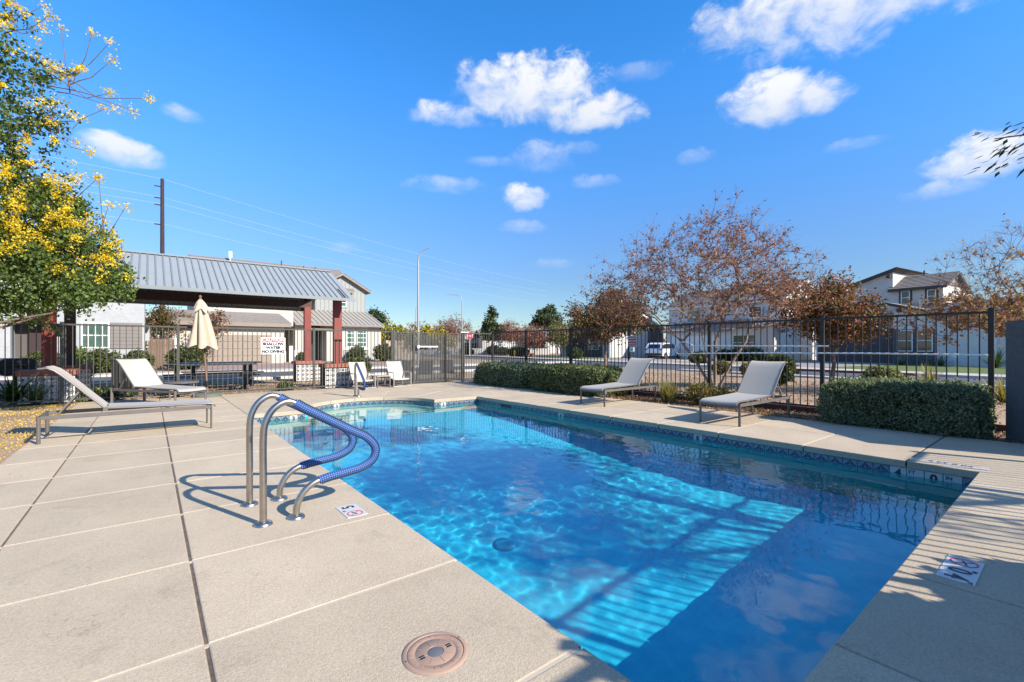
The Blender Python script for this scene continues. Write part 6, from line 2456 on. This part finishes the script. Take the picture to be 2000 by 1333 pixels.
for i, (u_, v_, L_, l_) in enumerate(((39.0, 13.6, .9, "agave at the garage side of the white right house"), (39.2, 12.2, .85, "agave below the left window of the white right house"), (39.4, 11.6, .9, "agave below the right window of the white right house"),
                                      (38.6, 8.9, 1.5, "tall yucca near the entrance of the white right house"), (38.2, 8.1, 1.0, "broad agave by the front path of the white right house"))):
    p_ = uvp(u_, v_)
    spiky("agave", l_, p_[0], p_[1], 60, L_, .045, M["agave"] if i != 3 else M["leaf_green"], 30 + i, "agave", .35, .05)
spiky("yucca", "spiky yellow green yucca in front of the white house's window at the left", -1.75, 20.1, 90, 1.15, .035, M["grass_green"], 41, "yucca", .45, .1)
spiky("leafy_plant", "broad leaved dark green plant inside the fence at the far left", -2.35, 14.75, 170, .95, .03, M["leaf_dark"], 43, "plant", .5, .35)
spiky("leafy_plant", "leafy plant left of the front tiled pier, bright green blades", -2.0, 14.62, 90, .8, .022, M["grass_green"], 44, "plant", .7, .3)
T = thing("ground_cover", "low green ground cover at the foot of the fence between the left tiled piers", "plants", (-.9, 14.8, 0))
P = clump_points([(-.9, 14.8, .12, .75, .18, .16), (3.2, 14.9, .1, .35, .2, .14)], 90, 14, .05, 19, .3)
P[:, 2] = np.maximum(P[:, 2], .0)
crown_child(T, leaves_mesh("foliage", P, .05, [M["leaf_green"], M["hedge_c"]], [2, 1], 19), "foliage")
spiky("dry_branch", "pale dry stems lying in the bed at the left edge", -2.5, 9.6, 16, .9, .006, M["litter"], 46, "branch", .05, .35, .02)

# fallen petals and litter
rr = np.random.default_rng(12)
N_ = 46000
X = rr.uniform(-6.5, -1.0, N_)
Y = rr.uniform(3.5, 14.2, N_)
keep = (rr.random(N_) < np.clip(1.35 - np.abs(X + 1.55) * .45, .08, 1)) & (X < -1.28 + np.where(rr.random(N_) < .03, .6, 0))
den = np.array([noise.noise(Vector((x * 1.3, y * 1.3, 0))) for x, y in zip(X, Y)])
keep &= (den + rr.uniform(-.35, .45, N_) > 0)
P = np.stack([X[keep], Y[keep], np.full(keep.sum(), -.018)], 1)
P[:, 2] += rr.uniform(0, .02, len(P))
P[P[:, 0] > -1.27, 2] = .006
o = link("fallen_petals", leaves_mesh("fallen_petals", P, .016, [M["petal"], M["litter"]], [2.2, 1], 12, 1.2, 4.0))
tag(o, "yellow petals fallen over the bed under the flowering tree", None, None, "stuff")
X = rr.uniform(8.98, 10.1, 5200)
Y = rr.uniform(.4, 14, 5200)
P = np.stack([X, Y, rr.uniform(-.025, 0, 5200)], 1)
o = link("leaf_litter", leaves_mesh("leaf_litter", P, .028, [M["litter"], M["leaf_red"], M["leaf_orange"]], [1, 1, .7], 13, 1.3, 3.0))
tag(o, "dry leaves lying on the soil of the right planting bed", None, None, "stuff")
# gravel lumps on the open ground near the fences
N_ = 9000
X = rr.uniform(10.6, 20, N_)
Y = rr.uniform(1, 14, N_)
P1_ = np.stack([X, Y, rr.uniform(-.035, -.015, N_)], 1)
X = rr.uniform(-6, 7, N_)
Y = rr.uniform(14.5, 20, N_)
P2_ = np.stack([X, Y, rr.uniform(-.035, -.015, N_)], 1)
o = link("gravel", leaves_mesh("gravel", np.vstack([P1_, P2_]), .035, [M["litter"], M["paver"], M["ground"]], [1, 1, 1], 14, 1.0, 1.2))
tag(o, "loose gravel on the open ground outside the fences", None, None, "stuff")

# --- tree behind the near fence: throws the leaf shade over the pool, one spray hangs in at the right
T = tree_obj("willow_leaved_tree", "tree with long narrow leaves, one spray hanging in at the right edge", "tree", (6.9, -3.4, 0))
mb = MB()
tips = []
rg = random.Random(77)
grow(mb, (6.9, -3.4, -.05), (.0, .1, 1), .14, 2.3, 4, rg, tips, .5, .1, 4, .72, 3, 8, .12)
tipv = [Vector((7.2, -.9, 3.6)), Vector((6.8, -.3, 3.35)), Vector((6.30, .22, 3.2)), Vector((5.88, .50, 3.12))]
mb.tube([(6.9, -3.2, 2.2), (7.1, -2.0, 3.1)] + tipv, [.05, .035, .022, .014, .009, .004], 7, cap=False)
obj("trunk", mb, M["bark"], T, smooth=True)
cb = [(6.3, -2.2, 4.2, 1.3, 1.0, .8), (7.6, -3.2, 4.6, 1.4, 1.2, .9), (5.9, -3.6, 5.3, 1.3, 1.3, .8), (7.2, -2.0, 5.8, 1.3, 1.1, .8), (6.2, -1.8, 6.3, 1.3, 1.0, .8),
      (8.2, -4.4, 5.8, 1.2, 1.2, .8), (6.8, -5.0, 4.6, 1.2, 1.2, .8)]
P = clump_points(cb, 820, 16, .13, 61, .15)
me = leaves_mesh("crown", P, .045, [M["leaf_green"]], None, 61, 3.2, 0, .5)
crown_child(T, me, "crown")
mb = MB()
rg = random.Random(5)
for k in range(130):
    f = 1 - .55 * rg.random() ** 1.3
    i = min(2, int(f * 3))
    p = tipv[i].lerp(tipv[i + 1], f * 3 - i) + Vector((rg.uniform(-.14, .10), rg.uniform(-.12, .14), rg.uniform(-.30, .12)))
    d = Vector((-.75 + rg.uniform(-.35, .3), .45 + rg.uniform(-.3, .4), -.45 + rg.uniform(-.4, .25))).normalized()
    L_ = rg.uniform(.09, .16)
    s = d.cross(Vector((rg.uniform(-.4, .4), rg.uniform(-.4, .4), 1))).normalized() * .0155
    q = [p, p + d * L_ * .4 + s, p + d * L_, p + d * L_ * .4 - s]
    mb.poly(q)
off = world_loc(T)
me = bpy.data.meshes.new("leaf_spray")
me.from_pydata([tuple(Vector(v) - off) for v in mb.v], [], mb.f)
me.materials.append(M["leaf_dark"])
link("leaf_spray", me, T)
hedge("added_shade_hedge", "unseen tall grey green bush added to shade the near left pool corner", 2.2, 3.5, -1.45, -.75, 1.58, [M["hedge_a"]], None, 2600, 15, .08)  # out of view, added only for the shade it casts
hedge("added_shade_hedge", "unseen low bush added along the near fence to shade the near deck", 3.45, 4.35, -1.45, -.85, .90, [M["hedge_a"]], None, 900, 16, .07)  # also added out of view, shaped to cast shade on the deck

# text curves become meshes so that every object is plain geometry
dg = bpy.context.evaluated_depsgraph_get()
for o in [x for x in COL.objects if x.type == "FONT"]:
    me = bpy.data.meshes.new_from_object(o.evaluated_get(dg))
    me.name = o.name
    n = bpy.data.objects.new("tmp_text", me)
    COL.objects.link(n)
    n.parent = o.parent
    n.location, n.rotation_euler, n.scale = o.location.copy(), o.rotation_euler.copy(), o.scale.copy()
    nm_ = o.name
    bpy.data.objects.remove(o)
    n.name = nm_
